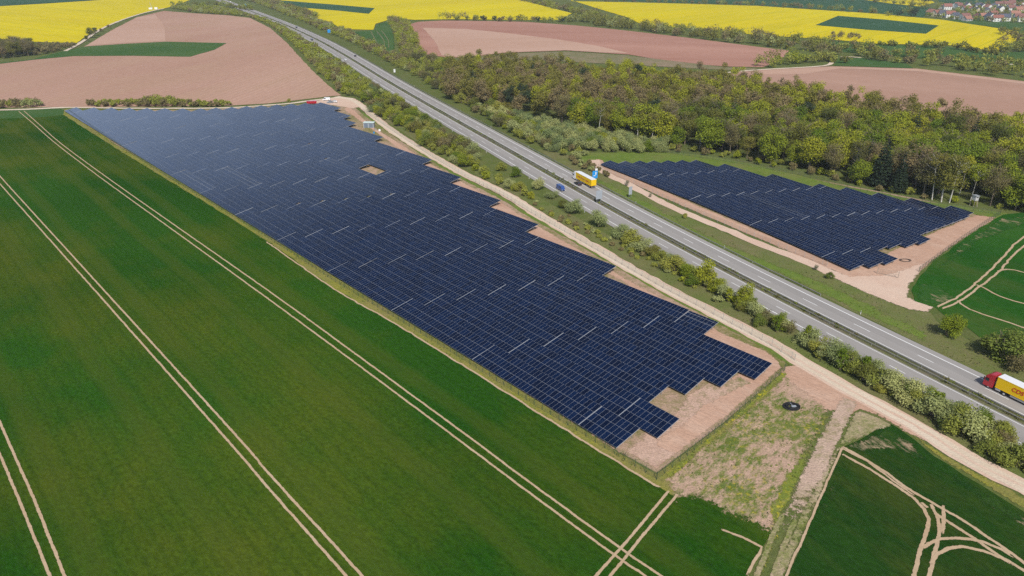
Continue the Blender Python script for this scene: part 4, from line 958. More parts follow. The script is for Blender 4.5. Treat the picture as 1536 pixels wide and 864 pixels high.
for (x, y) in [(1396, 22), (1405, 23), (1413, 24), (1424, 25), (1432, 27), (1446, 28), (1450, 30), (1466, 26), (1473, 28), (1483, 29), (1495, 31), (1504, 30), (1527, 29), (1534, 31),
               (1414, 12), (1420, 13), (1434, 10), (1437, 11.5), (1446, 14), (1454, 15), (1462, 16), (1473, 12), (1481, 14), (1490, 11), (1497, 9), (1504, 8), (1511, 9), (1523, 14), (1530, 8), (1533, 15), (1541, 13),
               (1478, 17), (1486, 18), (1500, 16), (1515, 15), (1467, 11), (1450, 9), (1516, 7), (1521, 24), (1489, 22), (1526, 18), (1546, 25), (1556, 15), (1560, 24), (1575, 18), (1590, 28)]:
    two = rv.random() < .6
    house(x, y+1.5, rv.uniform(10, 17), rv.uniform(8, 11), 5.8 if two else 3.4, rv.choice([.1, .2, 1.5, 1.7, .4, -.2]), rv.choices([0, 1, 2], [6, 2, 1])[0], rv.choices([0, 1, 2, 3], [5, 3, 3, 3])[0], two)

# ------------------------------------------------------------------ TREES AND BUSHES
rng = np.random.default_rng(5)
def leaves(centres, radii, n, size, flat=.75, outward=None, tintc=None):
    """small leaf-clump quads spread through clump volumes"""
    C = np.asarray(centres); R = np.asarray(radii); idx = rng.choice(len(C), n, p=(R**2)/np.sum(R**2))
    d = rng.normal(size=(n, 3)); d /= np.linalg.norm(d, axis=1)[:, None]
    rad = rng.random(n)**(1/2.2)*np.where(rng.random(n) < .14, rng.uniform(1.0, 1.4, n), 1)
    pos = C[idx]+d*(R[idx]*rad)[:, None]*np.array([1, 1, flat])
    nrm = d*.7+rng.normal(size=(n, 3))*.55+np.array([0, 0, .35]); nrm /= np.linalg.norm(nrm, axis=1)[:, None]
    u = np.cross(nrm, rng.normal(size=(n, 3))); u /= np.linalg.norm(u, axis=1)[:, None]; w = np.cross(nrm, u)
    s = size*rng.uniform(.55, 1.35, n)[:, None]
    V = np.stack([pos-u*s*.5, pos+w*s*.36, pos+u*s*.5, pos-w*s*.36], 1).reshape(-1, 3)
    F = np.arange(4*n).reshape(-1, 4)
    ct = rng.random(len(C)); t = np.clip(ct[idx]*.6+rng.random(n)*.4, 0, 1)
    return V, F, np.repeat(t, 4)
def crown_clumps(h, r, zbase, k, shape="round"):
    C, R = [], []
    for i in range(k):
        while True:
            p = rng.uniform(-1, 1, 3)
            if np.linalg.norm(p) < 1: break
        p = p/max(.35, np.linalg.norm(p))*rng.uniform(.45, .86) if rng.random() < .7 else p*.6
        zz = zbase+(h-zbase)*(p[2]*.5+.5)*.92
        wf = 1.0
        if shape == "cone": wf = 1.25*(1-(p[2]*.5+.5))+.12
        elif shape == "tall": wf = .8+.3*math.sin((p[2]*.5+.5)*math.pi)
        C.append((p[0]*r*wf, p[1]*r*wf, zz)); R.append(r*rng.uniform(.34, .56)*(wf if shape == "cone" else 1))
    return C, R
def trunk_mb(h, r0, k, r, zbase, lean=0.0):
    m = MB(); pts = [Vector((0, 0, -.3))]; n = 4
    for i in range(1, n+1): pts.append(Vector((lean*i/n*h*.1+rng.normal()*.12, rng.normal()*.12, h*.85*i/n)))
    for i in range(n): m.tube(pts[i], pts[i+1], r0*(1-.22*i), r0*(1-.22*(i+1)), n=6)
    for i in range(k):
        z = zbase+(h*.85-zbase)*rng.uniform(.05, .85); a = rng.uniform(0, 6.28); L = r*rng.uniform(.5, .9)
        t = z/(h*.85); b0 = Vector((lean*t*h*.1, 0, z)); b1 = b0+Vector((math.cos(a)*L, math.sin(a)*L, L*rng.uniform(.4, .9)))
        m.tube(b0, b1, r0*.35, r0*.1, n=4)
        b2 = b1+Vector((math.cos(a+.6)*L*.4, math.sin(a+.6)*L*.4, L*.35)); m.tube(b0.lerp(b1, .6), b2, r0*.15, r0*.05, n=3)
    return m
def me_of(m, name, mat):
    me = bpy.data.meshes.new(name); me.from_pydata(m.v, [], m.f); me.materials.append(mat); return me
def mk_tree(h, r, zbase, clumps, nl, size, lm, tm=None, shape="round", r0=.28, limbs=10, flat=.8, lean=0):
    C, R = crown_clumps(h, r, zbase, clumps, shape); V, F, T = leaves(C, R, nl, size, flat)
    cm = np_mesh("crown", V, F, T); cm.materials.append(lm)
    t = me_of(trunk_mb(h, r0, limbs, r, zbase, lean), "trunk", tm or M_trunk); return (cm, t, h)
def spruce(h, r, nl):
    C, R = [], []
    for z in np.arange(.12, 1.0, .055):
        w = r*(1-z)*1.0+.15; m = max(3, int(w*4))
        for a in range(m):
            aa = a/m*6.28+z*9; C.append((math.cos(aa)*w*.62, math.sin(aa)*w*.62, z*h-.12*w)); R.append(w*.42+.15)
    V, F, T = leaves(C, R, nl, .55, .35); cm = np_mesh("crown", V, F, T); cm.materials.append(L_spruce)
    t = me_of(MB().tube((0, 0, -.3), (0, 0, h*.97), .25, .03, n=6), "trunk", M_trunk); return (cm, t, h)
TK = {
 "fresh": [mk_tree(17, 5.4, 1.8, 34, 7200, .55, L_fresh), mk_tree(15, 4.9, 1.5, 26, 6300, .55, L_fresh), mk_tree(19, 5.2, 2.5, 34, 7000, .55, L_fresh, shape="tall")],
 "olive": [mk_tree(18, 5.4, 2.5, 34, 6000, .48, L_olive, limbs=18), mk_tree(17, 5.0, 2, 28, 5500, .48, L_olive, limbs=18), mk_tree(19, 5.2, 3, 30, 5700, .48, L_olive, limbs=18, shape="tall")],
 "brown": [mk_tree(18, 5.2, 3, 34, 4600, .4, L_brown, limbs=26), mk_tree(17, 5.0, 3.5, 28, 4200, .4, L_brown, limbs=26)],
 "birch": [mk_tree(18, 3.4, 8, 22, 1700, .5, L_fresh, M_birch, r0=.2, limbs=14, shape="tall"), mk_tree(17, 3.2, 9, 20, 2600, .36, L_olive, M_birch, r0=.2, limbs=16, lean=1)],
 "spruce": [spruce(18, 4.0, 5200), spruce(15, 3.4, 4200)],
}
NAMES = {"fresh": "broadleaf_tree", "olive": "oak_tree", "brown": "budding_tree", "birch": "birch_tree", "spruce": "spruce_tree"}
def put_tree(kind, p, label, group, h=None, i=None, cat="tree"):
    cm, tm, hh = TK[kind][rnd.randrange(len(TK[kind])) if i is None else i]
    s = (h/hh if h else rnd.uniform(.85, 1.1)); r = empty(NAMES[kind], (p.x, p.y, terr(p.x, p.y)), rnd.uniform(0, 6.28))
    sx = s*rnd.uniform(.92, 1.12); r.scale = (sx, sx, s)
    for nm, me in (("crown", cm), ("trunk", tm)):
        o = bpy.data.objects.new(nm, me); COL.objects.link(o); o.parent = r
    tag(r, label, cat, group); return r
def mk_bush(h, r, clumps, nl, size, lm, zb=.2, flat=.9, sparse=False):
    C, R = crown_clumps(h, r, zb, clumps); C = [(x, y, max(z, .35)) for x, y, z in C]
    V, F, T = leaves(C, R, nl, size, flat); V[:, 2] = np.maximum(V[:, 2], -.1)
    m = MB()
    for i in range(7):
        a = rng.uniform(0, 6.28); L = r*rng.uniform(.3, .7); m.tube((0, 0, -.2), (math.cos(a)*L, math.sin(a)*L, h*rng.uniform(.6, .9)), .07, .02, n=4)
    V = V; cm = np_mesh("foliage", V, F, T); cm.materials.append(lm); return (cm, me_of(m, "stem", M_trunk), h, r)
BK = {
 "green": [mk_bush(5, 2.6, 14, 5200, .27, L_bush), mk_bush(4.5, 2.9, 15, 5200, .27, L_bush), mk_bush(6, 2.6, 15, 5200, .27, L_bush)],
 "fresh": [mk_bush(5, 2.5, 14, 5200, .27, L_fresh), mk_bush(6.5, 2.6, 15, 5400, .27, L_fresh)],
 "pale": [mk_bush(5, 3.0, 15, 4600, .24, L_willow), mk_bush(5.5, 2.7, 14, 3400, .27, L_willow), mk_bush(4.5, 2.8, 14, 3200, .27, L_willow)],
 "brownish": [mk_bush(5, 2.7, 14, 3400, .25, L_brown), mk_bush(4.5, 2.5, 12, 3400, .25, L_olive)],
 "bare": [mk_bush(4, 2.0, 10, 500, .3, L_bare)],
 "sapling": [mk_bush(6, 1.15, 16, 2200, .26, L_fresh), mk_bush(6, 1.3, 14, 1900, .25, L_willow)],
}
DESC = {"green": "mid green", "fresh": "bright green", "pale": "pale grey-green", "brownish": "brownish budding", "bare": "nearly bare grey", "sapling": "slender light green"}
BQ = []
def put_bush(kind, p, h, label, group, wide=1.0, i=None): BQ.append((kind, p, h, label, group, wide))
def make_bush(kind, p, h, label, group, wide):
    cm, sm, hh, rr = BK[kind][rnd.randrange(len(BK[kind]))]
    s = h/hh; r = empty("bush", (p.x, p.y, terr(p.x, p.y)), rnd.uniform(0, 6.28)); w = s*wide*rnd.uniform(.9, 1.15); r.scale = (w, w, s)
    for nm, me in (("foliage", cm), ("stem", sm)):
        o = bpy.data.objects.new(nm, me); COL.objects.link(o); o.parent = r
    tag(r, label, "bush", group)
def flush_bushes(limit=296):
    BQ.sort(key=lambda b: -b[2]*b[5]/math.hypot(b[1].x, b[1].y, CAM_H)-(5 if b[4] is None else 0))
    for b in BQ[:limit]: make_bush(*b)
    print("bushes", len(BQ))
    it = []
    for kind, p, h, l, g, w in BQ[limit:]:
        c = math.hypot(p.x, p.y); it.append((p, h, h*.55*w, {"green": 5, "fresh": 0, "pale": 3, "brownish": 2, "bare": 2, "sapling": 0}[kind], 900 if c < 450 else 500 if c < 700 else 260, .5 if c < 450 else .7 if c < 700 else 1.0))
    stuff_trees("bushes", it, "the smaller and farther bushes of the verge thickets")
def inside(p, poly):
    c = False; n = len(poly); j = n-1
    for i in range(n):
        a, b = poly[i], poly[j]
        if (a.y > p.y) != (b.y > p.y) and p.x < (b.x-a.x)*(p.y-a.y)/(b.y-a.y)+a.x: c = not c
        j = i
    return c
def scatter(px_poly, d, tries=6000, rr=None, world=False):
    rr = rr or rnd; poly = px_poly if world else PX(px_poly); xs = [p.x for p in poly]; ys = [p.y for p in poly]; out = []; grid = {}
    for _ in range(tries):
        p = Vector((rr.uniform(min(xs), max(xs)), rr.uniform(min(ys), max(ys)), 0))
        if not inside(p, poly): continue
        g = (int(p.x//d), int(p.y//d)); ok = True
        for i in (-1, 0, 1):
            for j in (-1, 0, 1):
                for q in grid.get((g[0]+i, g[1]+j), ()):
                    if (p-q).length < d: ok = False
        if ok: grid.setdefault(g, []).append(p); out.append(p)
    return out
def to_px(p, z=0):
    v = Vector((p.x, p.y, z+terr(p.x, p.y)-CAM_H)); f = v.y*ct-v.z*st_; u = v.y*st_+v.z*ct
    return 768+FPX*v.x/f, 432-FPX*u/f

# forest
forest_px = [(672, 152), (760, 168), (860, 192), (1000, 220), (1100, 236), (1200, 254), (1300, 281), (1400, 301), (1500, 316), (1640, 334), (1900, 372), (1900, 254), (1700, 226), (1536, 211), (1400, 197), (1250, 167), (1100, 139), (900, 121), (800, 112), (700, 108), (672, 114)]
fp = scatter(forest_px, 6.9, 60000)
fp.sort(key=lambda p: p.length)
def vnoise(x, y, s):
    return .5+.5*math.sin(x/s+1.3*math.sin(y/s*.7+1))*math.cos(y/s*1.1+.6*math.sin(x/s*.9))
def forest_kind(p, front):
    x, y = to_px(p); u = rnd.random(); v = vnoise(p.x, p.y, 17)
    g = .25+.5*v if x > 850 else .1+.15*v
    if front and x > 1020: g += .1
    if u < .05 and x > 950: return "spruce"
    if u < .09: return "birch"
    if u < .09+g*1.05: return "fresh"
    if u < .72+(.2 if x > 850 else 0): return "olive"
    return "brown"
KD = {"fresh": "bright green tree", "olive": "olive budding oak", "brown": "brown almost bare tree", "birch": "white-stemmed birch", "spruce": "dark spruce"}
def forest_where(p, rank):
    x, y = to_px(p)
    a = "behind the willow thicket's left part" if x < 850 else "behind the willow thicket's right part" if x < 1000 else "above the small field's left end" if x < 1130 else "above the small field's middle" if x < 1260 else "above the small field's right half" if x < 1400 else "beside the hunting stand" if x < 1500 else "at the photo's right edge"
    return ("at the forest's front edge, " if rank < 80 else "inside the forest, ")+a
rest = []
nfor = 0
for p in fp:
    x, y = to_px(p)
    if x > 1620 or nfor >= 235: rest.append(p); continue
    k = forest_kind(p, nfor < 90); nfor += 1
    wh = forest_where(p, nfor); hx = rnd.choice([rnd.uniform(13, 17), rnd.uniform(17, 20), rnd.uniform(19, 23)]); sz = "tall " if hx > 19.5 else "small " if hx < 16 else ""; put_tree(k, p, f"{sz}{KD[k]} {wh}", f"{sz}{KD[k]}s {wh}", h=hx)
for (x, y, h, w) in [(1096, 200, 21, "tallest dark spruce standing out above the broadleaf canopy"), (1040, 205, 16, "smaller dark spruce left of the tallest spruce"), (1168, 222, 15, "dark spruce right of the tallest spruce"), (1298, 262, 18, "dark spruce near the forest front, above the small field's right half"), (668, 126, 15, "lone dark spruce at the forest's left tip")]:
    put_tree("spruce", P(x, y), w, None, h=h)
for (x, y, h) in [(1398, 300, 21), (1412, 303, 20), (1424, 304, 21), (897, 205, 19), (957, 214, 19), (976, 216, 18)]:
    put_tree("birch", P(x, y), "leaning pale-stemmed birch at the forest front above the small field's right end" if x > 1300 else "pale-stemmed birch standing behind the willow thicket", "leaning front birches" if x > 1300 else "birches behind the thicket", h=h, i=1)
# shrubs at the feet of the forest
for p in scatter([(1000, 226), (1100, 240), (1200, 258), (1300, 285), (1400, 304), (1600, 328), (1600, 324), (1400, 298), (1300, 278), (1200, 252), (1100, 234), (1000, 220)], 4.2, 1500):
    k = rnd.choice(["brownish", "green", "fresh", "brownish"]); put_bush(k, p, rnd.uniform(2, 4), f"{DESC[k]} low bush at the foot of the forest", f"{DESC[k]} forest edge bushes", 1.1)
def stuff_trees(name, items, label, seed=1):
    """items: (point, height, radius, rgb material index, leaves)"""
    mats = [L_fresh, L_olive, L_brown, L_willow, L_spruce, L_bush]
    Vs, Fs, Ts, Ms = [], [], [], []; o = 0; tr = MB()
    for (p, h, r, mi, nl, size) in items:
        C, R = crown_clumps(h, r, h*.12, 12, "round"); V, F, T = leaves(C, R, nl, size, .85); V = V+np.array([p.x, p.y, terr(p.x, p.y)])
        Vs.append(V); Fs.append(F+o); Ts.append(T); Ms.append(np.full(len(F), mi)); o += len(V)
    V = np.concatenate(Vs); F = np.concatenate(Fs); me = np_mesh(name, V, F, np.concatenate(Ts))
    for m in mats: me.materials.append(m)
    me.polygons.foreach_set('material_index', np.concatenate(Ms).astype(np.int32))
    ob = link(name, me); tag(ob, label, "trees", None, "stuff"); return ob
it = []
for p in rest:
    x, y = to_px(p); v = vnoise(p.x, p.y, 17); u = rnd.random()
    mi = 4 if u < .03 else 0 if u < (.15+.35*v if x > 850 else .15) else 1 if u < .7 else 2
    it.append((p, rnd.choice([rnd.uniform(14, 18), rnd.uniform(18, 23)]), rnd.uniform(4.2, 6.4), mi, 1700 if x < 1650 else 500, .72))
stuff_trees("woodland", it, "the rest of the spring woodland behind the forest edge")
# pale willow thicket in front of the forest
def wz(p):
    x, y = to_px(p); a = "left end" if x < 820 else "left of its middle" if x < 870 else "right of its middle" if x < 930 else "right end"
    yc = 185+(x-775)*.19; return a+(", roadward side" if y > yc+12 else ", forest side")
for p in scatter([(775, 180), (840, 196), (900, 205), (996, 222), (1000, 229), (940, 230), (880, 226), (830, 218), (790, 200)], 4.0, 3000):
    k = rnd.choices(["pale", "fresh"], [8, 1])[0]; put_bush(k, p, rnd.uniform(5, 8), f"{DESC[k]} shrub in the willow thicket, {wz(p)}", f"{DESC[k]} thicket shrubs, {wz(p)}", 1.0)
# verge thickets
def zone(p):
    x, y = to_px(p)
    return next(w for lim, w in ((430, "beside the ploughed hill's top"), (500, "beside the ploughed hill's flank"), (560, "level with the parked white van"), (620, "level with the pale cabin"), (680, "just past the pale cabin"), (740, "above the willow thicket's left end"), (3000, "toward the blue van")) if x < lim)
def thicket(poly, d, hs, mix, where, grp, tries=4000, wide=1.0, stuff=None):
    for p in scatter(poly, d, tries*6):
        k = rnd.choices(list(mix.keys()), list(mix.values()))[0]
        h = rnd.uniform(*hs); c = math.hypot(p.x, p.y)
        zz_ = ", "+zone(p) if "motorway" in where else ""; put_bush(k, p, h, f"{DESC[k]} {where}{zz_}", f"{DESC[k]} {grp}{zz_}", wide)
FAR = []
thicket([(255, 12), (330, 12), (396, 31), (425, 44), (480, 78), (532, 114), (574, 142), (620, 170), (660, 197), (700, 225), (722, 244), (700, 256), (650, 226), (605, 197), (560, 168), (532, 146), (512, 140), (498, 128), (476, 104), (436, 62), (405, 38), (372, 25), (290, 19)], 4.3, (4, 7.5), {"green": 5, "fresh": 3, "brownish": 2, "pale": 1},
        "bush left of the motorway", "thicket bushes by the near carriageway", 9000, 1.15, FAR)
thicket([(700, 246), (735, 263), (790, 292), (800, 300), (770, 290), (715, 262)], 5.0, (3, 5.5), {"green": 4, "fresh": 4, "pale": 1}, "bush on the bank beside the gravel service road", "bank bushes", 900, 1.1)
thicket([(352, -6), (395, -3), (470, 30), (520, 48), (570, 75), (600, 88), (640, 103), (700, 128), (760, 166), (780, 195), (800, 217), (770, 206), (735, 182), (690, 156), (640, 126), (590, 97), (540, 70), (500, 53), (450, 31), (400, 11)], 5.4, (4.5, 8), {"green": 4, "fresh": 2, "brownish": 4, "pale": 2},
        "bush right of the motorway", "thicket bushes by the far carriageway", 9000, 1.15, FAR)
thicket([(582, 30), (608, 34), (624, 60), (628, 82), (668, 98), (700, 124), (650, 104), (606, 88), (596, 60)], 6.5, (6, 10), {"green": 3, "fresh": 3, "brownish": 3}, "tall bush in the hedgerow at the left end of the red field", "hedgerow bushes by the red field", 3000, 1.0, FAR)
thicket([(690, 150), (760, 178), (800, 205), (850, 222), (880, 234), (860, 242), (815, 224), (780, 208), (740, 182)], 4.8, (3, 5.5), {"pale": 5, "green": 3, "fresh": 2, "brownish": 1}, "shrub between the far carriageway and the willow thicket", "verge shrubs by the willow thicket", 3000, 1.1)
thicket([(855, 237), (872, 244), (905, 258), (912, 266), (890, 260), (862, 248)], 3.2, (1.8, 3.0), {"bare": 3, "brownish": 3, "pale": 2}, "scrub beside the blue sign", "scrub by the blue sign", 600, 1.1)
thicket([(794, 303), (850, 332), (900, 352), (994, 398), (985, 402), (900, 362), (840, 334)], 3.2, (1.0, 1.9), {"green": 4, "brownish": 3}, "low scrub bush along the middle of the grassy bank", "low bank scrub", 1200, 1.4)
# individual bushes beside the near carriageway: base pixel, height in metres, width factor, kind
lst = [(774, 266, 5.0, 1.0, "fresh"), (752, 256, 4, 1, "green"), (807, 284, 4.5, 1.0, "pale"), (773, 285, 2.5, 1.3, "fresh"), (828, 297, 3.0, 1.2, "pale"), (861, 320, 5.2, 1.15, "pale"), (846, 312, 3, 1.2, "brownish"), (898, 340, 5.5, 1.0, "pale"),
       (930, 356, 4.2, 1.1, "pale"), (946, 366, 4.6, 1.1, "green"), (962, 376, 4.2, 1.1, "pale"), (978, 384, 4, 1.1, "brownish"), (992, 392, 3.4, 1, "green"), (1012, 408, 5.0, 1.0, "green"), (1030, 416, 4.6, 1.0, "fresh"), (1058, 430, 7.2, .75, "fresh"), (1046, 426, 4.6, .9, "green"), (1072, 438, 4.2, 1, "fresh"),
       (1088, 448, 4.0, 1.0, "pale"), (1112, 462, 7.0, .62, "fresh"), (1120, 466, 4.4, .9, "green"), (1134, 474, 3.6, 1.1, "pale"), (1150, 484, 3.0, 1.2, "brownish"), (1170, 494, 4.8, .95, "fresh"), (1184, 500, 3.2, 1, "brownish"),
       (1212, 520, 4.4, 1.1, "pale"), (1228, 532, 4.6, 1.0, "green"), (1246, 538, 4.8, 1.05, "pale"), (1262, 548, 5.0, 1.05, "pale"), (1280, 560, 5.2, 1.0, "green"), (1294, 570, 4.8, .9, "brownish"), (1324, 580, 4.0, 1.1, "green"), (1340, 590, 4.8, 1.1, "pale"), (1358, 602, 4.8, 1.1, "pale"), (1378, 612, 5.0, 1.1, "green"),
       (1398, 624, 4.8, 1.15, "pale"), (1420, 636, 4.8, 1.1, "pale"), (1400, 606, 3.4, 1.1, "fresh"), (1440, 646, 5.0, 1.1, "green"), (1462, 658, 5.0, 1.1, "pale"), (1440, 628, 3.6, 1.0, "green"), (1484, 668, 4.8, 1.1, "green"), (1478, 646, 4.6, .9, "fresh"), (1500, 660, 4.0, 1.0, "green"), (1524, 700, 4.2, 1.1, "green"), (1560, 718, 4.2, 1.1, "green"), (1506, 684, 3.4, 1.1, "pale"), (1540, 684, 3.4, 1.1, "fresh")]
for i, (x, y, h, w, k) in enumerate(lst):
    side = next(w for lim, w in ((800, "left of the blue van"), (880, "just below the blue van"), (960, "below the sign in the median"), (1025, "across from the small field's left half"), (1065, "in the tall group before the small field"),
        (1100, "across from the small field's middle"), (1130, "beside the tall upright bush"), (1160, "right of the tall upright bush"), (1205, "across from the small field's right end"), (1240, "above the near corner of the large field"), (1270, "above the soil junction's left end"),
        (1300, "above the soil junction's right end"), (1350, "right of the soil junction"), (1390, "left below the red cab"), (1430, "below the red cab"), (1480, "below the CDS trailer"), (2000, "at the right edge below the trailer")) if x < lim)
    put_bush(k, P(x, y), h*1.15, f"{DESC[k]} bush by the near carriageway, {side}", f"{DESC[k]} roadside bushes {side}", w*1.12)
def where(x):
    return next(w for lim, w in ((960, "below the sign in the median"), (1100, "opposite the small field's left part"), (1205, "opposite the small field's right part"), (1300, "above the soil junction"), (1400, "left below the red cab"), (2000, "below the yellow CDS trailer")) if x < lim)
for i in range(40, NM-6):
    t = (MW[i+1]-MW[i-1]).normalized(); n = Vector((-t.y, t.x, 0))*SGN
    for q_ in range(5):
        q = MW[i]+t*rnd.uniform(0, 6)-n*rnd.uniform(12.2, 18.5); x, y = to_px(q)
        if not 915 < x < 1620: continue
        dens = .3 if x < 1000 else .55 if x < 1200 else .8
        if vnoise(q.x, q.y, 6) < 1-dens-.1: continue
        k = rnd.choices(["pale", "green", "fresh", "brownish", "sapling"], [5, 3, 2, 2, 3])[0]; h = rnd.uniform(1.6, 4.6) if k != "sapling" else rnd.uniform(3.5, 7)
        put_bush(k, q, h, f"{'low ' if h < 2.6 else ''}{DESC[k]} hedge bush by the near carriageway {where(x)}", f"{'low ' if h < 2.6 else ''}{DESC[k]} hedge bushes, {where(x)}", rnd.uniform(.85, 1.2))
for p in scatter([(560, 168), (640, 214), (740, 268), (850, 334), (1000, 412), (1200, 520), (1400, 632), (1400, 622), (1200, 508), (1000, 402), (850, 322), (740, 258), (640, 206)], 7, 3000):
    k = rnd.choice(["brownish", "green", "pale"]); put_bush(k, p, rnd.uniform(.6, 1.3), f"very low {DESC[k]} scrub on the bank by the service road", f"very low {DESC[k]} bank scrub", 1.3)
put_bush("fresh", P(1420, 504), 7.6, "rounded yellow-green bush between the motorway and the side wheat field", None, 1.0)
put_bush("green", P(1506, 542), 8.5, "large dark green bush on the verge above the red-cabbed truck", None, 1.45)
for (x, y) in [(1525, 556), (1545, 545), (1490, 530)]: put_bush("brownish", P(x, y), 5, "brownish bush clustered around the large verge bush", "bushes around the large verge bush", 1.2)
for (x, y, h, k, lab) in [(1026, 327, 2.2, "green", "small dark bush alone on the far verge, left of the small field's middle"), (1244, 418, 2.3, "green", "small dark bush at the near end of the gravel path"), (1223, 405, 2.2, "bare", "thin bare shrub beside the small dark bush on the gravel path"),
                    (940, 279, 3.2, "bare", "thin bare shrub behind the tall grey sign"), (975, 296, 2.2, "bare", "low bare shrub on the gravel path's edge, right of the grey sign")]:
    put_bush(k, P(x, y), h, lab, None)
# hedges behind the large solar field
for p in scatter([(128, 160), (330, 160.5), (345, 158), (320, 157), (270, 155.5), (200, 155), (128, 158)], 3.6, 1500):
    k = rnd.choices(["green", "brownish", "fresh"], [5, 3, 1])[0]; x, y = to_px(p)
    put_bush(k, p, rnd.uniform(3, 4.5)+(2.5 if 215 < x < 262 else 0), f"{DESC[k]} bush in the hedge behind the large solar field", f"{DESC[k]} bushes behind the large solar field")
for p in scatter([(-60, 165), (66, 160), (62, 157), (-60, 160)], 4.0, 1500):
    k = rnd.choices(["pale", "brownish", "green"], [3, 3, 2])[0]; put_bush(k, p, rnd.uniform(4, 6.5), f"{DESC[k]} bush beside the farm track at the left edge", f"{DESC[k]} bushes by the farm track")
put_bush("green", P(433, 154), 3, "lone bush on the track verge behind the solar tables", None)
for p in scatter([(-90, 96), (44, 85), (56, 80), (40, 74), (-90, 84)], 6, 1500):
    put_tree("brown" if rnd.random() < .6 else "olive", p, "brown budding tree in the clump below the yellow field", "trees of the left clump", h=rnd.uniform(13, 18))
for p in scatter([(50, 84), (98, 76), (112, 69), (100, 68), (58, 70)], 7, 400): put_bush("brownish", p, rnd.uniform(4, 7), "brownish bush between the tree clump and the field path", "bushes by the field path", 1.2)
for (x, y, h) in [(136, 57, 14), (144, 54, 12), (131, 62, 8)]: put_tree("olive", P(x, y), "dark round tree beside the field path below the yellow field", "trees by the field path", h=h)
for (x, y) in [(152, 48), (164, 42), (258, 12)]: put_bush("brownish", P(x, y), 5, "small bush on the field path's edge", "bushes on the path edge")
# far hedgerows, one mass
def hedge_line(px, step, hs, mixi, wr=5, k=None):
    pts = smooth_path(PX(px), step)
    for p in pts:
        for _ in range(1):
            q = p+Vector((rnd.gauss(0, wr), rnd.gauss(0, wr), 0)); h = rnd.uniform(*hs)*rnd.choice([.6, 1, 1, 1.2])
            FAR.append((q, h, h*rnd.uniform(.5, .75), rnd.choice(mixi), 240, 1.4))
G = [5, 1, 2, 1, 0]
hedge_line([(786, 1), (820, 9), (870, 21), (910, 32), (945, 42)], 7, (8, 13), G)
hedge_line([(860, 30), (900, 38), (950, 44), (1000, 50), (1060, 58), (1120, 64), (1180, 73), (1245, 80)], 5, (8, 14), [1, 2, 3, 5, 1], 7)
hedge_line([(1000, 46), (1060, 53), (1136, 58), (1200, 68), (1270, 74), (1300, 80)], 5, (8, 12), [1, 5, 5, 2], 8)
hedge_line([(1292, 84), (1340, 92), (1400, 97), (1460, 105), (1536, 114), (1650, 128)], 5, (8, 13), [1, 5, 5, 2], 7)
hedge_line([(1300, 80), (1360, 86), (1420, 92), (1500, 100), (1620, 118)], 6, (8, 12), [1, 5, 5, 2], 7)
hedge_line([(1148, 99), (1180, 95), (1232, 92)], 5, (8, 13), [1, 0, 5], 5)
hedge_line([(1238, 88), (1252, 94), (1258, 95)], 5, (6, 9), [1, 5], 3)
hedge_line([(1318, 68), (1380, 71), (1422, 73), (1490, 82)], 6, (6, 9), [5, 1], 3)
hedge_line([(1500, 79), (1536, 76), (1600, 84)], 5, (8, 12), [5, 1], 6)
hedge_line([(670, 31), (700, 30)], 6, (10, 15), [5, 2], 5); hedge_line([(716, 31), (780, 33), (850, 33)], 7, (6, 10), [5, 2, 4], 3)
hedge_line([(900, 2), (1000, 5), (1136, 9), (1230, 15), (1318, 21)], 12, (7, 12), [5, 2, 1], 5)
hedge_line([(1338, 24), (1375, 26)], 5, (14, 20), [4, 4, 5], 5)
hedge_line([(1316, 3), (1350, 8), (1400, 14)], 12, (10, 16), [5, 1], 10)
hedge_line([(1366, -2), (1380, 3), (1392, 6)], 10, (16, 22), [4], 8)
hedge_line([(1210, 1), (1330, 4)], 20, (10, 15), [5, 1], 8)
hedge_line([(1503, 5), (1540, 1), (1600, 3)], 10, (16, 22), [4, 5], 8)
for p in scatter([(1385, 24), (1430, 20), (1440, 8), (1530, 5), (1600, 10), (1600, 40), (1500, 34), (1440, 31), (1395, 26)], 13, 4000): FAR.append((p, rnd.uniform(5, 11), rnd.uniform(3, 6), rnd.choice([5, 1, 2, 0, 3]), 120, 1.6))
for p in scatter([(1490, 48), (1540, 55), (1640, 80), (1640, 110), (1536, 76), (1520, 62)], 12, 1000): FAR.append((p, rnd.uniform(7, 13), rnd.uniform(4, 6), rnd.choice([5, 1, 2]), 150, 1.5))
for p in scatter([(1250, 53), (1290, 55), (1290, 59), (1250, 58)], 9, 300): FAR.append((p, 6, 4, 2, 130, 1.2))
FAR += [(P(1502, 64), 9, 7, 2, 220, 1.3), (P(985, 39), 10, 6, 2, 200, 1.3)]
hedge_line([(262, 9), (330, 10), (372, 16)], 8, (7, 11), [5, 1, 0], 4)
hedge_line([(345, -4), (420, 10), (470, 28)], 7, (8, 12), [1, 2, 5], 5)
stuff_trees("hedgerows", FAR, "distant hedgerows and tree lines between the far fields")

flush_bushes()

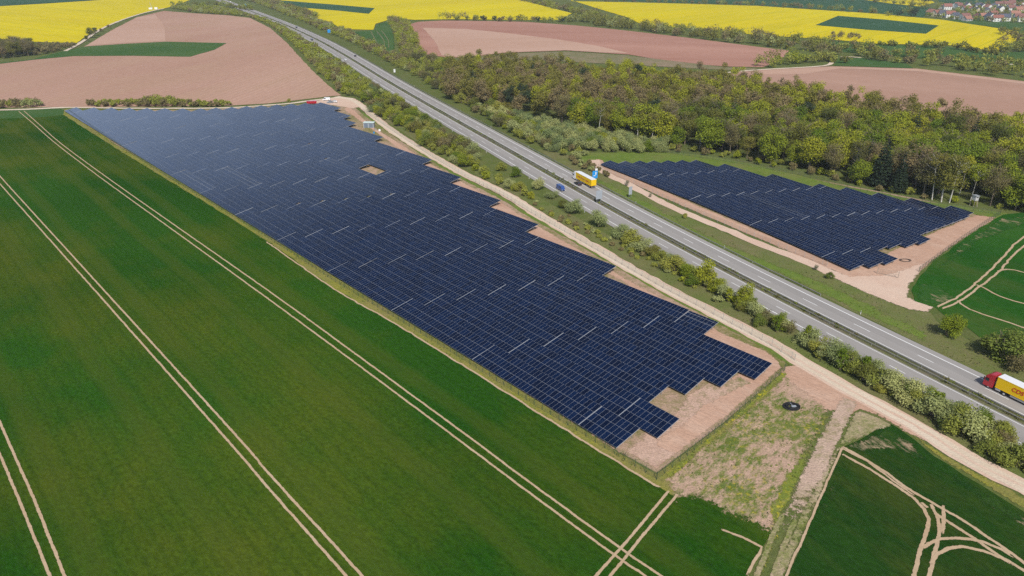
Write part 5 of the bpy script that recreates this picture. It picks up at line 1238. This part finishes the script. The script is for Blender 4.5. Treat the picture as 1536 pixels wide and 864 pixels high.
# weeds and grass tufts
def weeds(name, polys, dens, size, mat, seed, label):
    r2 = np.random.default_rng(seed); Vs = []; Ts = []
    for (px, k) in polys:
        poly = PX(px); P2 = np.array([(p.x, p.y) for p in poly]); lo, hi = P2.min(0), P2.max(0)
        n = int((hi-lo).prod()*dens*k); n = min(n, 200000); q = r2.uniform(lo, hi, (n, 2)); c = np.zeros(n, bool); j = len(P2)-1
        for i in range(len(P2)):
            a, b = P2[i], P2[j]; m = ((a[1] > q[:, 1]) != (b[1] > q[:, 1])) & (q[:, 0] < (b[0]-a[0])*(q[:, 1]-a[1])/(b[1]-a[1]+1e-9)+a[0]); c ^= m; j = i
        q = q[c]; f = np.sin(q[:, 0]*.31+2*np.sin(q[:, 1]*.17))*np.cos(q[:, 1]*.27+1.5*np.sin(q[:, 0]*.11)); q = q[r2.random(len(q)) < .45+.5*f]
        n = len(q); pos = np.c_[q, np.full(n, .12)]; s = size*r2.uniform(.5, 1.5, n)[:, None]
        a = r2.uniform(0, 6.28, n); u = np.c_[np.cos(a), np.sin(a), r2.normal(0, .3, n)]; w = np.c_[-np.sin(a)*.4, np.cos(a)*.4, r2.uniform(.4, 1, n)]
        Vs.append(np.stack([pos-u*s*.5, pos-w*s*.3, pos+u*s*.5, pos+w*s*.6], 1).reshape(-1, 3)); Ts.append(np.repeat(r2.random(n), 4))
    V = np.concatenate(Vs); me = np_mesh(name, V, np.arange(len(V)).reshape(-1, 4), np.concatenate(Ts)); o = link(name, me, mat); tag(o, label, "grass", None, "stuff")
weeds("grass_tufts", [([(97, 166), (300, 294), (528, 432), (709, 541), (928, 680), (985, 714), (1085, 639), (1178, 556), (1184, 562), (1100, 642), (1006, 726), (994, 733), (827, 630), (584, 479), (408, 368), (137, 202)], 1.0),
      ([(1010, 725), (1085, 650), (1176, 572), (1240, 625), (1206, 700), (1177, 780), (1152, 864), (1119, 860), (1150, 790), (1082, 748)], .8),
      ([(545, 152), (700, 242), (900, 346), (1140, 470), (1323, 562), (1536, 672), (1600, 740), (1536, 718), (1357, 618), (1098, 476), (851, 339), (650, 227)], .5),
      ([(868, 256), (1051, 345), (1279, 433), (1405, 482), (1536, 548), (1536, 592), (1302, 477), (1051, 359)], .5)],
      1.3, .42, L_grassy, 3, "grass and weed tufts on the verges and the rough meadow")
def median_scrub():
    it = []
    for i in range(70, NM-6):
        t = (MW[i+1]-MW[i-1]).normalized(); n = Vector((-t.y, t.x, 0))*SGN
        for _ in range(4):
            q = MW[i]+t*rnd.uniform(0, 6)+n*rnd.uniform(-.9, .9)
            if vnoise(q.x, q.y, 9) > .38: it.append((q, rnd.uniform(.5, 1.25), rnd.uniform(.5, .9), rnd.choice([5, 5, 2, 1]), 60, .34))
    stuff_trees("median_shrubs", it, "low shrubs growing along the motorway median")
median_scrub()
print("objects", len(bpy.data.objects))
